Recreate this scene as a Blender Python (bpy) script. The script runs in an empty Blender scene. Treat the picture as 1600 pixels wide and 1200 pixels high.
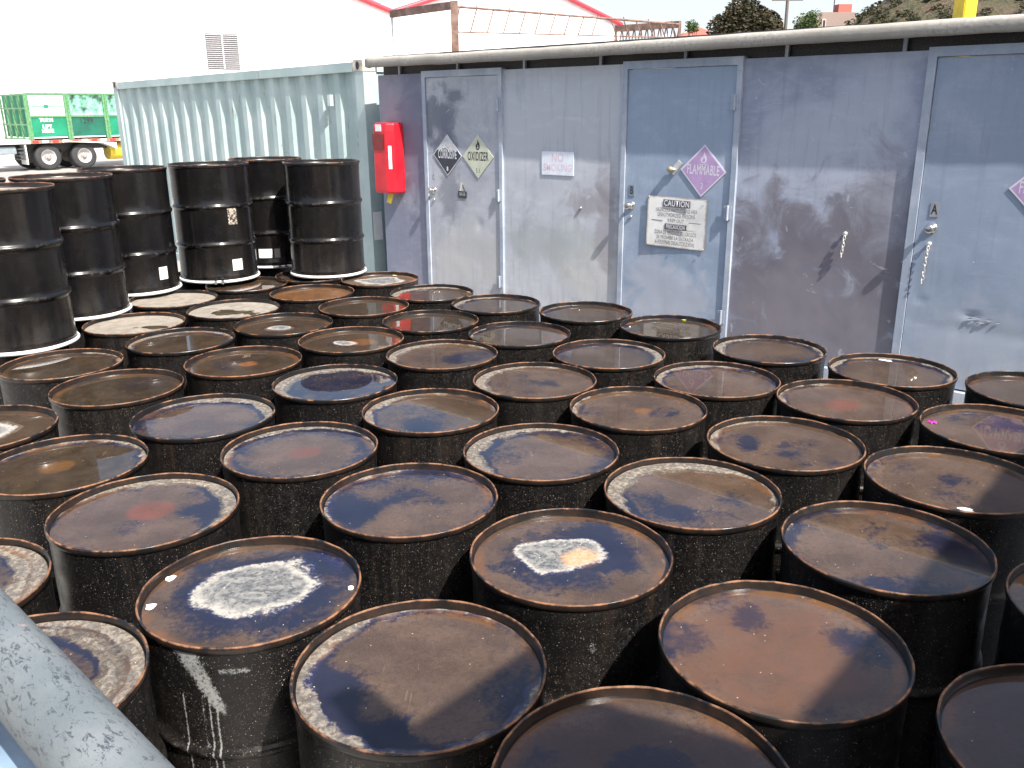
import bpy, bmesh, math, random
from mathutils import Vector, Matrix, noise
random.seed(7)
S = bpy.context.scene
R = math.radians
# ------------------------------------------------------------------ camera
CZ = 2.104
cam_d = bpy.data.cameras.new('camera'); cam = bpy.data.objects.new('camera', cam_d); S.collection.objects.link(cam)
_r = Vector((0.99996561, -0.00248, -0.00791391)); _u = Vector((0.0082934, 0.29902287, 0.9542099)); _w = Vector((0, 0.95424272, -0.29903316))
cam.matrix_world = Matrix(((_r.x, _u.x, -_w.x, 0), (_r.y, _u.y, -_w.y, 0), (_r.z, _u.z, -_w.z, CZ), (0, 0, 0, 1)))
cam_d.sensor_width = 36; cam_d.lens = 1377.05/1600*36; cam_d.clip_start = .05; cam_d.clip_end = 2000
S.camera = cam
# ------------------------------------------------------------------ light
SUN_AZ, SUN_EL = -54.0, 50.0
wld = bpy.data.worlds.new("World"); S.world = wld; wld.use_nodes = True
nt = wld.node_tree; bg = nt.nodes['Background']
sky = nt.nodes.new('ShaderNodeTexSky'); sky.sky_type = 'NISHITA'; sky.sun_disc = False
sky.sun_elevation = R(SUN_EL); sky.sun_rotation = R(90-SUN_AZ); sky.air_density = 1.2; sky.dust_density = 3.5; sky.ozone_density = 1.2
sky.altitude = 20
_tc = nt.nodes.new('ShaderNodeTexCoord'); _sp = nt.nodes.new('ShaderNodeSeparateXYZ'); nt.links.new(_tc.outputs['Generated'], _sp.inputs[0])
_mp = nt.nodes.new('ShaderNodeMapping'); _mp.inputs['Scale'].default_value = (1, 1, 3.2); nt.links.new(_tc.outputs['Generated'], _mp.inputs[0])
_nz = nt.nodes.new('ShaderNodeTexNoise'); _nz.inputs['Scale'].default_value = 3.1; _nz.inputs['Detail'].default_value = 6; nt.links.new(_mp.outputs[0], _nz.inputs['Vector'])
_m1 = nt.nodes.new('ShaderNodeMapRange'); _m1.interpolation_type = 'SMOOTHSTEP'; nt.links.new(_nz.outputs['Fac'], _m1.inputs[0]); _m1.inputs[1].default_value = .5; _m1.inputs[2].default_value = .68; _m1.inputs[4].default_value = .3
_m2 = nt.nodes.new('ShaderNodeMapRange'); _m2.interpolation_type = 'SMOOTHSTEP'; nt.links.new(_sp.outputs[2], _m2.inputs[0]); _m2.inputs[1].default_value = .27; _m2.inputs[2].default_value = .0; _m2.inputs[4].default_value = .75
_mx = nt.nodes.new('ShaderNodeMath'); _mx.operation = 'MAXIMUM'; nt.links.new(_m1.outputs[0], _mx.inputs[0]); nt.links.new(_m2.outputs[0], _mx.inputs[1])
_mc = nt.nodes.new('ShaderNodeMix'); _mc.data_type = 'RGBA'; nt.links.new(_mx.outputs[0], _mc.inputs[0]); nt.links.new(sky.outputs[0], _mc.inputs[6]); _mc.inputs[7].default_value = (4.6, 4.9, 5.4, 1)
nt.links.new(_mc.outputs[2], bg.inputs[0]); bg.inputs[1].default_value = 0.125
sl = bpy.data.lights.new('sun', 'SUN'); sl.energy = 4.7; sl.angle = R(.53); sl.color = (1, .955, .89)
sun = bpy.data.objects.new('sun', sl); S.collection.objects.link(sun)
Ld = Vector((math.cos(R(SUN_AZ))*math.cos(R(SUN_EL)), math.sin(R(SUN_AZ))*math.cos(R(SUN_EL)), math.sin(R(SUN_EL))))
sun.rotation_euler = Ld.to_track_quat('Z', 'Y').to_euler(); sun.location = (3, -4, 8)
S.view_settings.view_transform = 'Standard'; S.view_settings.look = 'None'; S.view_settings.gamma = 1
S.view_settings.exposure = 1.0
# ------------------------------------------------------------------ helpers
COL = S.collection
def tag(o, label=None, cat=None, group=None, kind=None):
    if label: o['label'] = label
    if cat: o['category'] = cat
    if group: o['group'] = group
    if kind: o['kind'] = kind
    return o
def empty(name, loc=(0, 0, 0), rz=0):
    o = bpy.data.objects.new(name, None); COL.objects.link(o); o.location = loc; o.rotation_euler = (0, 0, rz); o.empty_display_size = .1
    return o
class MB:
    """collects shapes into one mesh"""
    def __init__(s): s.v = []; s.f = []; s.sm = []
    def add(s, vs, fs, smooth=False, M=None):
        b = len(s.v)
        s.v += [tuple(M @ Vector(v)) if M else tuple(v) for v in vs]
        s.f += [tuple(b+i for i in f) for f in fs]; s.sm += [smooth]*len(fs); return s
    def box(s, x0, x1, y0, y1, z0, z1, M=None, bev=0):
        if bev > 0:
            bm = bmesh.new(); bmesh.ops.create_cube(bm, size=1)
            for v in bm.verts: v.co = Vector(((x0+x1)/2+v.co.x*(x1-x0), (y0+y1)/2+v.co.y*(y1-y0), (z0+z1)/2+v.co.z*(z1-z0)))
            bmesh.ops.bevel(bm, geom=bm.edges[:], offset=bev, segments=2, affect='EDGES')
            bm.verts.index_update()
            s.add([v.co.copy() for v in bm.verts], [[v.index for v in f.verts] for f in bm.faces], False, M); bm.free(); return s
        return s.add([(x0,y0,z0),(x1,y0,z0),(x1,y1,z0),(x0,y1,z0),(x0,y0,z1),(x1,y0,z1),(x1,y1,z1),(x0,y1,z1)],
                     [(0,3,2,1),(4,5,6,7),(0,1,5,4),(1,2,6,5),(2,3,7,6),(3,0,4,7)], False, M)
    def tube(s, a, b, r, n=12, r2=None, caps=True, smooth=True):
        a, b = Vector(a), Vector(b); r2 = r if r2 is None else r2
        q = (b-a).to_track_quat('Z', 'Y'); vs = []
        for p, rr in ((a, r), (b, r2)):
            for i in range(n):
                t = 2*math.pi*i/n; vs.append(p+q @ Vector((rr*math.cos(t), rr*math.sin(t), 0)))
        s.add(vs, [(i, (i+1) % n, n+(i+1) % n, n+i) for i in range(n)], smooth)
        if caps: s.add(vs, [tuple(range(n))[::-1], tuple(range(n, 2*n))])
        return s
    def lathe(s, prof, n=48, M=None, smooth=True, closed=False):
        m = len(prof); vs = []
        for i in range(n):
            t = 2*math.pi*i/n; c, q = math.cos(t), math.sin(t)
            vs += [(r*c, r*q, z) for r, z in prof]
        fs = []
        for i in range(n):
            j = (i+1) % n
            for k in range(m if closed else m-1):
                l = (k+1) % m; fs.append((i*m+k, j*m+k, j*m+l, i*m+l))
        return s.add(vs, fs, smooth, M)
    def prism(s, poly, z0, z1, M=None):
        n = len(poly); vs = [(x, y, z0) for x, y in poly]+[(x, y, z1) for x, y in poly]
        return s.add(vs, [tuple(range(n))[::-1], tuple(range(n, 2*n))]+[(i, (i+1) % n, n+(i+1) % n, n+i) for i in range(n)], False, M)
    def mesh(s, name, mat):
        me = bpy.data.meshes.new(name); me.from_pydata(s.v, [], s.f); me.update()
        me.polygons.foreach_set('use_smooth', s.sm)
        if mat: me.materials.append(mat)
        bm = bmesh.new(); bm.from_mesh(me); bmesh.ops.recalc_face_normals(bm, faces=bm.faces); bm.to_mesh(me); bm.free()
        return me
    def build(s, name, mat, parent=None):
        return link(name, s.mesh(name, mat), parent)
def link(name, me, parent=None):
    o = bpy.data.objects.new(name, me); COL.objects.link(o)
    if parent: o.parent = parent
    return o
def text(body, size, mat, name='lettering', parent=None, x=0, z=0, off=.004, sx=1., bold=.0, align='CENTER', shear=0):
    """flat letters in the local XZ plane facing -Y"""
    c = bpy.data.curves.new('t', 'FONT'); c.body = body; c.size = size; c.align_x = align; c.align_y = 'CENTER'; c.extrude = 0; c.space_character = 1.08; c.offset = bold; c.space_line = .8
    c.shear = shear
    t = bpy.data.objects.new('t', c); COL.objects.link(t)
    bpy.context.view_layer.update()
    dg = bpy.context.evaluated_depsgraph_get()
    me = bpy.data.meshes.new_from_object(t.evaluated_get(dg))
    bpy.data.objects.remove(t)
    for v in me.vertices:
        p = v.co.copy(); v.co = Vector((x+p.x*sx, -off-p.z, z+p.y))
    me.materials.clear(); me.materials.append(mat)
    return me
def join_meshes(mes, name, mat):
    mb = MB()
    for me in mes: mb.add([v.co.copy() for v in me.vertices], [tuple(p.vertices) for p in me.polygons])
    m = bpy.data.meshes.new(name); m.from_pydata(mb.v, [], mb.f); m.materials.append(mat); m.update(); return m
# ---- node material helper
class N:
    def __init__(s, name, rough=.5, metal=0., spec=.5):
        s.m = bpy.data.materials.new(name); s.m.use_nodes = True; s.t = s.m.node_tree; s.b = s.t.nodes['Principled BSDF']
        s.b.inputs['Roughness'].default_value = rough; s.b.inputs['Metallic'].default_value = metal; s.b.inputs['Specular IOR Level'].default_value = spec
        s.co = s.t.nodes.new('ShaderNodeTexCoord').outputs['Object']
    def node(s, k, **kw):
        n = s.t.nodes.new(k)
        for a, v in kw.items(): setattr(n, a, v)
        return n
    def set(s, n, i, v):
        if hasattr(v, 'links') or isinstance(v, bpy.types.NodeSocket): s.t.links.new(v, n.inputs[i])
        else: n.inputs[i].default_value = v
    def vec(s, scale=(1, 1, 1), loc=(0, 0, 0), src=None):
        n = s.node('ShaderNodeMapping'); s.set(n, 0, src or s.co); n.inputs['Scale'].default_value = scale; n.inputs['Location'].default_value = loc; return n.outputs[0]
    def rnd(s):
        """object coordinates shifted at random per object"""
        oi = s.node('ShaderNodeObjectInfo'); c = s.node('ShaderNodeVectorMath', operation='SCALE'); cc = s.node('ShaderNodeCombineXYZ')
        for i in range(3): s.set(cc, i, oi.outputs['Random'])
        s.set(c, 0, cc.outputs[0]); c.inputs['Scale'].default_value = 57.
        a = s.node('ShaderNodeVectorMath', operation='ADD'); s.set(a, 0, s.co); s.set(a, 1, c.outputs[0]); return a.outputs[0]
    def noise(s, scale, detail=4, rough=.55, vec=None, dist=0):
        n = s.node('ShaderNodeTexNoise'); s.set(n, 'Vector', vec or s.co); n.inputs['Scale'].default_value = scale; n.inputs['Detail'].default_value = detail
        n.inputs['Roughness'].default_value = rough; n.inputs['Distortion'].default_value = dist; return n.outputs['Fac']
    def vor(s, scale, vec=None, feature='F1', out='Distance'):
        n = s.node('ShaderNodeTexVoronoi', feature=feature); s.set(n, 'Vector', vec or s.co); n.inputs['Scale'].default_value = scale; return n.outputs[out]
    def ss(s, x, a, b, lo=0., hi=1.):
        n = s.node('ShaderNodeMapRange', interpolation_type='SMOOTHSTEP'); s.set(n, 0, x)
        for i, v in zip((1, 2, 3, 4), (a, b, lo, hi)): n.inputs[i].default_value = v
        return n.outputs[0]
    def math(s, op, a, b=0., c=None):
        n = s.node('ShaderNodeMath', operation=op); s.set(n, 0, a); s.set(n, 1, b)
        if c is not None: s.set(n, 2, c)
        return n.outputs[0]
    def mix(s, f, a, b, mode='MIX'):
        n = s.node('ShaderNodeMix', data_type='RGBA', blend_type=mode); s.set(n, 0, f)
        s.set(n, 6, a if not isinstance(a, tuple) else (*a, 1)); s.set(n, 7, b if not isinstance(b, tuple) else (*b, 1)); return n.outputs[2]
    def sep(s, v=None):
        n = s.node('ShaderNodeSeparateXYZ'); s.set(n, 0, v or s.co); return n.outputs
    def attr(s, name, out='Color'):
        n = s.node('ShaderNodeAttribute', attribute_name=name); return n.outputs[out]
    def color(s, c): s.set(s.b, 'Base Color', c if not isinstance(c, tuple) else (*c, 1)); return s
    def rough(s, v): s.set(s.b, 'Roughness', v); return s
    def bump(s, h, strength=.3, dist=.002):
        n = s.node('ShaderNodeBump'); s.set(n, 'Height', h); n.inputs['Strength'].default_value = strength; n.inputs['Distance'].default_value = dist
        s.set(s.b, 'Normal', n.outputs[0]); return s
def plain(name, c, rough=.6, metal=0, var=.12, scale=12, spec=.5):
    n = N(name, rough, metal, spec); a = n.noise(scale, 5)
    lo = tuple(x*(1-var*1.6) for x in c); hi = tuple(min(1, x*(1+var)) for x in c)
    n.color(n.mix(n.ss(a, .3, .7), lo, hi)); return n.m
# ------------------------------------------------------------------ materials
def m_drum(name, dusty):
    n = N(name, .3, 0, .36); rv = n.rnd(); x, y, z = n.sep()
    grime = n.noise(5, 5, .6, n.vec((1, 1, .25), src=rv))
    base = n.mix(n.ss(grime, .35, .75), (.0045, .0043, .005), (.0105, .0092, .0085))
    low = n.math('MULTIPLY', n.ss(z, .0, .35, 1., 0.), n.ss(n.noise(9, 4, .6, n.vec((1, 1, .12), src=rv)), .4, .65))
    base = n.mix(n.math('MULTIPLY', low, .22), base, (.07, .055, .042))
    # wear on the hoops
    dz = n.math('MINIMUM', n.math('ABSOLUTE', n.math('SUBTRACT', z, .575)), n.math('ABSOLUTE', n.math('SUBTRACT', z, .29)))
    hw = n.math('MULTIPLY', n.ss(dz, .0, .018, 1., 0.), n.ss(n.noise(25, 4, .6, rv), .5, .7))
    base = n.mix(n.math('MULTIPLY', hw, .45), base, (.09, .08, .07))
    streak = n.ss(n.noise(22, 4, .65, n.vec((1, 1, .05), src=rv)), .55, .78)
    base = n.mix(n.math('MULTIPLY', streak, (.08 if dusty else .10)), base, (.12, .105, .085))
    if dusty:
        film = n.math('MULTIPLY', n.ss(n.noise(60, 5, .7, rv), .46, .7), n.ss(n.noise(4, 3, .5, rv), .3, .65))
        base = n.mix(n.math('MULTIPLY', film, .05), base, (.25, .22, .18))
        for sc, th, c in ((230, .24, (.26, .21, .16)), (110, .17, (.38, .32, .25)), (38, .075, (.45, .40, .33))):
            d = n.vor(sc, rv); cn = n.node('ShaderNodeTexVoronoi'); n.set(cn, 'Vector', rv); cn.inputs['Scale'].default_value = sc
            pick = n.ss(n.sep(cn.outputs['Color'])[0], .46, .50)
            m = n.math('MULTIPLY', n.ss(d, th*.5, th, 1., 0.), pick)
            base = n.mix(n.math('MULTIPLY', m, .65), base, c)
    run = n.math('MULTIPLY', n.ss(z, .60, .86), n.ss(n.noise(10, 4, .6, n.vec((1, 1, .06), src=rv)), .57, .72))
    base = n.mix(n.math('MULTIPLY', run, .13 if dusty else .08), base, (.13, .075, .045))
    st = n.attr('stain', 'Fac')
    stf = n.ss(n.math('ADD', st, n.math('MULTIPLY', n.math('SUBTRACT', n.noise(110, 6, .8), .5), 2.2)), .42, .80)
    base = n.mix(n.math('MULTIPLY', stf, .8), base, (.27, .275, .265))
    n.color(base)
    r = n.ss(n.noise(14, 5, .6, rv), .3, .75, .15 if not dusty else .24, .32 if not dusty else .5)
    n.rough(n.math('ADD', r, n.math('MULTIPLY', stf, .3)))
    n.bump(n.math('ADD', n.noise(7, 3, .5, rv), n.math('MULTIPLY', n.noise(90, 3, .6, rv), .08)), .35, .006)
    return n.m
M_body = m_drum('black drum paint dusty', True)
M_body_top = m_drum('black drum paint glossy', False)
def m_rim(name, amt):
    n = N(name, .45); rv = n.rnd(); x, y, z = n.sep()
    a = n.noise(9, 5, .65, rv); b = n.noise(26, 5, .65, rv); top = n.ss(n.math('ADD', z, n.math('MULTIPLY', n.math('SUBTRACT', b, .5), .004)), .8790, .8818)
    rust = n.mix(n.ss(b, .35, .65), (.085, .036, .016), (.235, .11, .052))
    rf = n.ss(n.math('ADD', a, n.math('MULTIPLY', n.math('SUBTRACT', b, .5), .5)), .5-amt, .62-amt*.6)
    rf = n.math('MULTIPLY', rf, n.math('ADD', n.math('MULTIPLY', top, .93), .07))
    n.color(n.mix(rf, (.009, .008, .008), rust)); n.rough(n.ss(rf, 0, 1, .28, .75)); n.bump(b, .4, .002); return n.m
M_rim = m_rim('rusty drum rim', .14); M_rim_b = m_rim('black drum rim', .03)
def m_lid():
    n = N('drum lid with sediment', .5); rv = n.rnd()
    c = n.sep(n.attr('mask', 'Vector')); crust, navy, isl = c[0], c[1], c[2]
    spot = n.attr('spot', 'Fac'); sc = n.attr('spotcol'); dry = n.attr('dry', 'Fac')
    f = n.noise(70, 6, .7, rv); g = n.noise(13, 6, .68, rv, .6); h = n.noise(5, 4, .6, rv); fine = n.noise(260, 3, .7, rv)
    brown = n.mix(n.ss(h, .35, .65), (.080, .050, .034), (.150, .100, .074))
    brown = n.mix(n.math('MULTIPLY', n.ss(fine, .45, .7), .35), brown, (.26, .195, .15))
    brown = n.mix(n.math('MULTIPLY', n.ss(f, .46, .66), .5), brown, (.055, .036, .024))
    brown = n.mix(n.attr('murk', 'Fac'), brown, n.mix(n.ss(g, .35, .65), (.018, .014, .008), (.06, .045, .022)))
    nv = n.ss(n.math('ADD', navy, n.math('ADD', n.math('MULTIPLY', n.math('SUBTRACT', g, .5), 1.7), n.math('MULTIPLY', n.math('SUBTRACT', f, .5), 1.1))), .32, .88)
    lx, ly, lz_ = n.sep(); rad = n.math('SQRT', n.math('ADD', n.math('MULTIPLY', lx, lx), n.math('MULTIPLY', ly, ly)))
    ring = n.math('MULTIPLY', n.ss(rad, .236, .262), n.ss(n.noise(6, 4, .6, rv), .45, .62))
    brown = n.mix(n.math('MULTIPLY', ring, .75), brown, (.20, .095, .035))
    nv = n.math('MULTIPLY', nv, n.math('SUBTRACT', 1., n.math('MULTIPLY', ring, .6)))
    scr = n.ss(n.noise(11, 2, .5, n.vec((9, .7, 1), src=rv), .5), .70, .73)
    brown = n.mix(n.math('MULTIPLY', scr, .3), brown, (.33, .25, .2))
    col = n.mix(n.math('MULTIPLY', nv, .93), brown, (.005, .010, .042))  # dark wet paint, with the sky's blue reflection mixed into its colour
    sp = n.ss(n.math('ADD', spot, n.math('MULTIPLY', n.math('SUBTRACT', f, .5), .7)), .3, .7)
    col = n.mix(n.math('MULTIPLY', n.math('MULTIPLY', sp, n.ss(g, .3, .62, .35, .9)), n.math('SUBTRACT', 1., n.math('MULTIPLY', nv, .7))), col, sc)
    cf = n.ss(n.math('ADD', crust, n.math('ADD', n.math('MULTIPLY', n.math('SUBTRACT', g, .5), .9), n.math('MULTIPLY', n.math('SUBTRACT', f, .5), .8))), .42, .62)
    cr = n.mix(n.ss(f, .4, .62), (.085, .07, .055), (.25, .215, .17))
    cr = n.mix(n.math('MULTIPLY', n.ss(n.noise(32, 5, .7, rv, 1.2), .5, .6), .8), cr, (.10, .095, .09))
    col = n.mix(n.math('MULTIPLY', cf, .9), col, cr)
    jf = n.ss(n.math('ADD', isl, n.math('MULTIPLY', n.math('SUBTRACT', f, .5), .35)), .38, .48)
    edge = n.ss(isl, .5, .68, 1., 0.)
    wr = n.ss(n.noise(15, 3, .5, rv, 2.8), .52, .56)
    ic = n.mix(n.ss(f, .35, .65), (.05, .055, .06), (.155, .155, .15))
    ic = n.mix(n.math('MAXIMUM', n.math('MULTIPLY', wr, .35), n.math('MULTIPLY', edge, n.ss(f, .30, .6, .35, 1.))), ic, (.34, .315, .275))
    ic = n.mix(n.math('MULTIPLY', n.ss(n.math('ADD', spot, n.math('MULTIPLY', n.math('SUBTRACT', g, .5), 1.6)), .3, .9), n.ss(isl, .4, .6)), ic, n.mix(n.ss(f, .35, .65), sc, (.42, .30, .20)))
    col = n.mix(jf, col, ic)
    dc = n.mix(n.ss(g, .3, .7), (.185, .16, .13), (.29, .255, .21)); dc = n.mix(n.ss(f, .55, .75, 0., .5), dc, (.16, .13, .1))
    df = n.ss(n.math('ADD', dry, n.math('MULTIPLY', n.math('SUBTRACT', f, .5), .5)), .42, .52)
    col = n.mix(df, col, dc)
    # small pale grit
    gv = n.node('ShaderNodeTexVoronoi'); n.set(gv, 'Vector', rv); gv.inputs['Scale'].default_value = 40
    gm = n.math('MULTIPLY', n.ss(gv.outputs['Distance'], .05, .09, 1., 0.), n.ss(n.sep(gv.outputs['Color'])[0], .70, .73))
    col = n.mix(gm, col, (.62, .58, .5))
    n.color(col)
    dr = n.math('MAXIMUM', n.math('MAXIMUM', cf, jf), df)
    n.rough(n.math('ADD', .42, n.math('MULTIPLY', dr, .38)))
    n.bump(n.math('ADD', f, n.math('MULTIPLY', fine, .3)), .5, .002)
    return n.m
M_lid = m_lid()
def m_water():
    m = bpy.data.materials.new('rain water film'); m.use_nodes = True; t = m.node_tree; t.nodes.clear()
    o = t.nodes.new('ShaderNodeOutputMaterial'); tr = t.nodes.new('ShaderNodeBsdfTransparent'); tr.inputs[0].default_value = (.93, .90, .85, 1)
    gl = t.nodes.new('ShaderNodeBsdfGlossy'); gl.inputs['Roughness'].default_value = .012
    df = t.nodes.new('ShaderNodeBsdfDiffuse'); df.inputs[0].default_value = (.30, .28, .32, 1)
    fr = t.nodes.new('ShaderNodeFresnel'); fr.inputs[0].default_value = 1.48
    tc = t.nodes.new('ShaderNodeTexCoord'); nz = t.nodes.new('ShaderNodeTexNoise'); nz.inputs['Scale'].default_value = 9; nz.inputs['Detail'].default_value = 1
    bp = t.nodes.new('ShaderNodeBump'); bp.inputs['Strength'].default_value = .05; bp.inputs['Distance'].default_value = .002
    L = t.links.new
    L(tc.outputs['Object'], nz.inputs['Vector']); L(nz.outputs['Fac'], bp.inputs['Height']); L(bp.outputs[0], gl.inputs['Normal'])
    n2 = t.nodes.new('ShaderNodeTexNoise'); n2.inputs['Scale'].default_value = 6; n2.inputs['Detail'].default_value = 5; L(tc.outputs['Object'], n2.inputs['Vector'])
    mr = t.nodes.new('ShaderNodeMapRange'); L(n2.outputs['Fac'], mr.inputs[0]); mr.inputs[1].default_value = .3; mr.inputs[2].default_value = .7; mr.inputs[3].default_value = .0; mr.inputs[4].default_value = .03
    m1 = t.nodes.new('ShaderNodeMixShader'); L(mr.outputs[0], m1.inputs[0]); L(tr.outputs[0], m1.inputs[1]); L(df.outputs[0], m1.inputs[2])
    m2 = t.nodes.new('ShaderNodeMixShader'); L(fr.outputs[0], m2.inputs[0]); L(m1.outputs[0], m2.inputs[1]); L(gl.outputs[0], m2.inputs[2])
    L(m2.outputs[0], o.inputs[0]); return m
M_water = m_water()
def wall_mat(name, base, chalk, ca=.5, grime=None, seed=0):
    n = N(name, .5, spec=.4); v = n.vec(loc=(seed*3.1, 0, seed*1.7)); x, y, z = n.sep()
    a = n.noise(1.1, 6, .62, v, .5); b = n.noise(5, 6, .65, v); f = n.noise(60, 4, .7, v)
    col = n.mix(n.ss(n.math('ADD', n.math('MULTIPLY', a, .75), n.math('MULTIPLY', b, .25)), .62-ca*.35, .78-ca*.3), base, chalk)
    sw = n.noise(3.2, 5, .6, n.vec((1, 1, 2.6), loc=(seed, 0, seed)), 1.2)
    col = n.mix(n.math('MULTIPLY', n.ss(sw, .5, .75), .35*ca+.08), col, tuple(min(1, c*1.25) for c in chalk))
    col = n.mix(n.math('MULTIPLY', n.ss(f, .5, .8), .18), col, tuple(c*.6 for c in base))
    vs1 = n.noise(4, 6, .7, n.vec((5, 1, .35), loc=(seed*4, 0, 1)), .3); hs1 = n.noise(5, 6, .72, n.vec((.5, 1, 5), loc=(seed*5, 0, 2)), .8)
    col = n.mix(n.math('MULTIPLY', n.ss(vs1, .5, .72), .30), col, tuple(c*.62 for c in base)); col = n.mix(n.math('MULTIPLY', n.ss(hs1, .55, .72), .28*ca), col, (.62, .62, .64))
    rs = n.math('MULTIPLY', n.ss(z, .32, .75, 1., 0.), n.ss(n.noise(7, 5, .65, n.vec((3, 1, .5), loc=(seed, 0, 3))), .48, .66)); col = n.mix(n.math('MULTIPLY', rs, .45), col, (.30, .22, .16))
    # thin pale scratches and chips
    sc = n.noise(9, 3, .5, n.vec((7, 1, 1.1), loc=(seed*2, 0, 0)), .4)
    col = n.mix(n.math('MULTIPLY', n.ss(sc, .70, .74), .5*ca), col, (.6, .6, .62))
    vv = n.node('ShaderNodeTexVoronoi'); n.set(vv, 'Vector', v); vv.inputs['Scale'].default_value = 9
    chip = n.math('MULTIPLY', n.ss(vv.outputs['Distance'], .03, .055, 1., 0.), n.ss(n.sep(vv.outputs['Color'])[0], .75, .78))
    col = n.mix(n.math('MULTIPLY', chip, .7), col, (.65, .64, .6))
    for (gx, gz, rx, rz, gc, ga) in (grime or []):
        dx = n.math('DIVIDE', n.math('SUBTRACT', x, gx), rx); dz = n.math('DIVIDE', n.math('SUBTRACT', z, gz), rz)
        d = n.math('SQRT', n.math('ADD', n.math('MULTIPLY', dx, dx), n.math('MULTIPLY', dz, dz)))
        k = n.ss(n.math('ADD', d, n.math('MULTIPLY', n.math('SUBTRACT', n.noise(3.5, 6, .65, v, .8), .5), 3.2)), .55, 1.35, 1., 0.)
        col = n.mix(n.math('MULTIPLY', k, ga), col, gc)
    gs = n.noise(6, 4, .6, n.vec((1, 1, 1), loc=(seed*7, 0, 0)), 1.8); col = n.mix(n.math('MULTIPLY', n.ss(gs, .66, .70), .55*ca), col, (.56, .56, .59))
    n.color(col); n.rough(n.ss(b, .3, .7, .34, .62)); n.bump(n.noise(2.2, 2, .5, v), .45, .03)
    return n.m
BL = (.26, .31, .40); CH = (.42, .455, .52); PU = (.155, .142, .165)
M_white = plain('white paint', (.78, .78, .76), .5, var=.04)
M_ring = plain('white lock ring paint', (.74, .75, .76), .35, var=.05)
M_bolt = plain('grey steel bolt', (.4, .4, .42), .35, .8)
M_sticker = plain('white sticker paper', (.72, .72, .72), .6, var=.05)
M_steel = plain('brushed knob steel', (.55, .54, .52), .28, .9)
M_black = plain('black ink', (.03, .03, .035), .6, var=.1)
# ------------------------------------------------------------------ ground
n = N('worn concrete', .85); a = n.noise(.6, 6); b = n.noise(30, 5, .7)
n.color(n.mix(n.ss(b, .35, .7), n.mix(n.ss(a, .35, .65), (.20, .19, .175), (.32, .31, .29)), (.36, .34, .31))); n.bump(b, .3, .004); M_ground = n.m
mb = MB(); G = 600
xs = [-G, -60, -20, 0, 20, 60, G]; ys = [-G, -20, 0, 20, 45, 90, G]
mb.add([(x, y, 0) for y in ys for x in xs], [(j*7+i, j*7+i+1, (j+1)*7+i+1, (j+1)*7+i) for j in range(6) for i in range(6)])
tag(mb.build('ground', M_ground), kind='structure')
# ------------------------------------------------------------------ drums
H = .88
def shell(dense=False):
    pts = [(0, .012), (.272, .012), (.276, 0), (.289, 0), (.290, .012), (.2845, .020), (.2835, .034), (.2885, .044), (.2885, .052), (.2835, .062), (.2835, .20), (.2835, .262)]
    for zc in (.29, .575):
        pts += [(.284, zc-.022), (.2875, zc-.015), (.2925, zc-.009), (.2955, zc-.003), (.2955, zc+.003), (.2925, zc+.009), (.2875, zc+.015), (.284, zc+.022)]
        if zc < .5: pts += [(.2835, .33), (.2835, .43), (.2835, .54)]
    k = 24 if dense else 4
    pts += [(.2838+(.0022 if i > k*.8 else 0), .605+(.862-.605)*i/k) for i in range(1, k+1)]
    return pts
def body_mesh(mat, dense=False):
    return MB().lathe(shell(dense), 300 if dense else 56).mesh('body', mat)
def rim_mesh(mat):
    prof = [(.2862, .8600), (.2885, .8620), (.2912, .8650), (.2920, .872), (.2917, .8795), (.2905, .8820), (.2890, .8832), (.2872, .8832), (.2858, .8818), (.2850, .8785), (.2845, .872), (.2840, .862), (.2815, .8535), (.2740, .8505)]
    nn = 112; m = len(prof); vs = []
    for i in range(nn):
        t = 2*math.pi*i/nn; c, s = math.cos(t), math.sin(t)
        for r, z in prof:
            w = .0014*noise.noise(Vector((c*6, s*6, 1.7))) if z > .87 else 0
            vs.append(((r+w)*c, (r+w)*s, z+w))
    return MB().add(vs, [(i*m+k, ((i+1) % nn)*m+k, ((i+1) % nn)*m+k+1, i*m+k+1) for i in range(nn) for k in range(m-1)], True).mesh('rim', mat)
def dented(seed):
    me = body_mesh(M_body)
    for v in me.vertices:
        p = v.co; k = min(1, max(0, (.85-p.z)/.08))*min(1, p.z/.08)
        d = (.0032*noise.noise(Vector((p.x*5+seed*9, p.y*5, p.z*3.5)))+.0012*noise.noise(Vector((p.x*14, p.y*14+seed*5, p.z*9))))*k
        q = math.hypot(p.x, p.y) or 1
        if q > .2: v.co = Vector((p.x*(1+d/q), p.y*(1+d/q), p.z))
    return me
ME_dent = [dented(i) for i in range(5)]
ME_body = body_mesh(M_body); ME_body_t = body_mesh(M_body_top)
ME_rim = rim_mesh(M_rim); ME_rim_b = rim_mesh(M_rim_b)
WR = .2835
ME_water = MB().add([(0, 0, 0)]+[(WR*math.cos(2*math.pi*i/96), WR*math.sin(2*math.pi*i/96), 0) for i in range(96)], [(0, i+1, (i+1) % 96+1) for i in range(96)], True).mesh('water', M_water)
def fn(x, y, s, k=1.): return noise.noise(Vector((x*k+s*7.3, y*k-s*3.1, s*1.9)))
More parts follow.
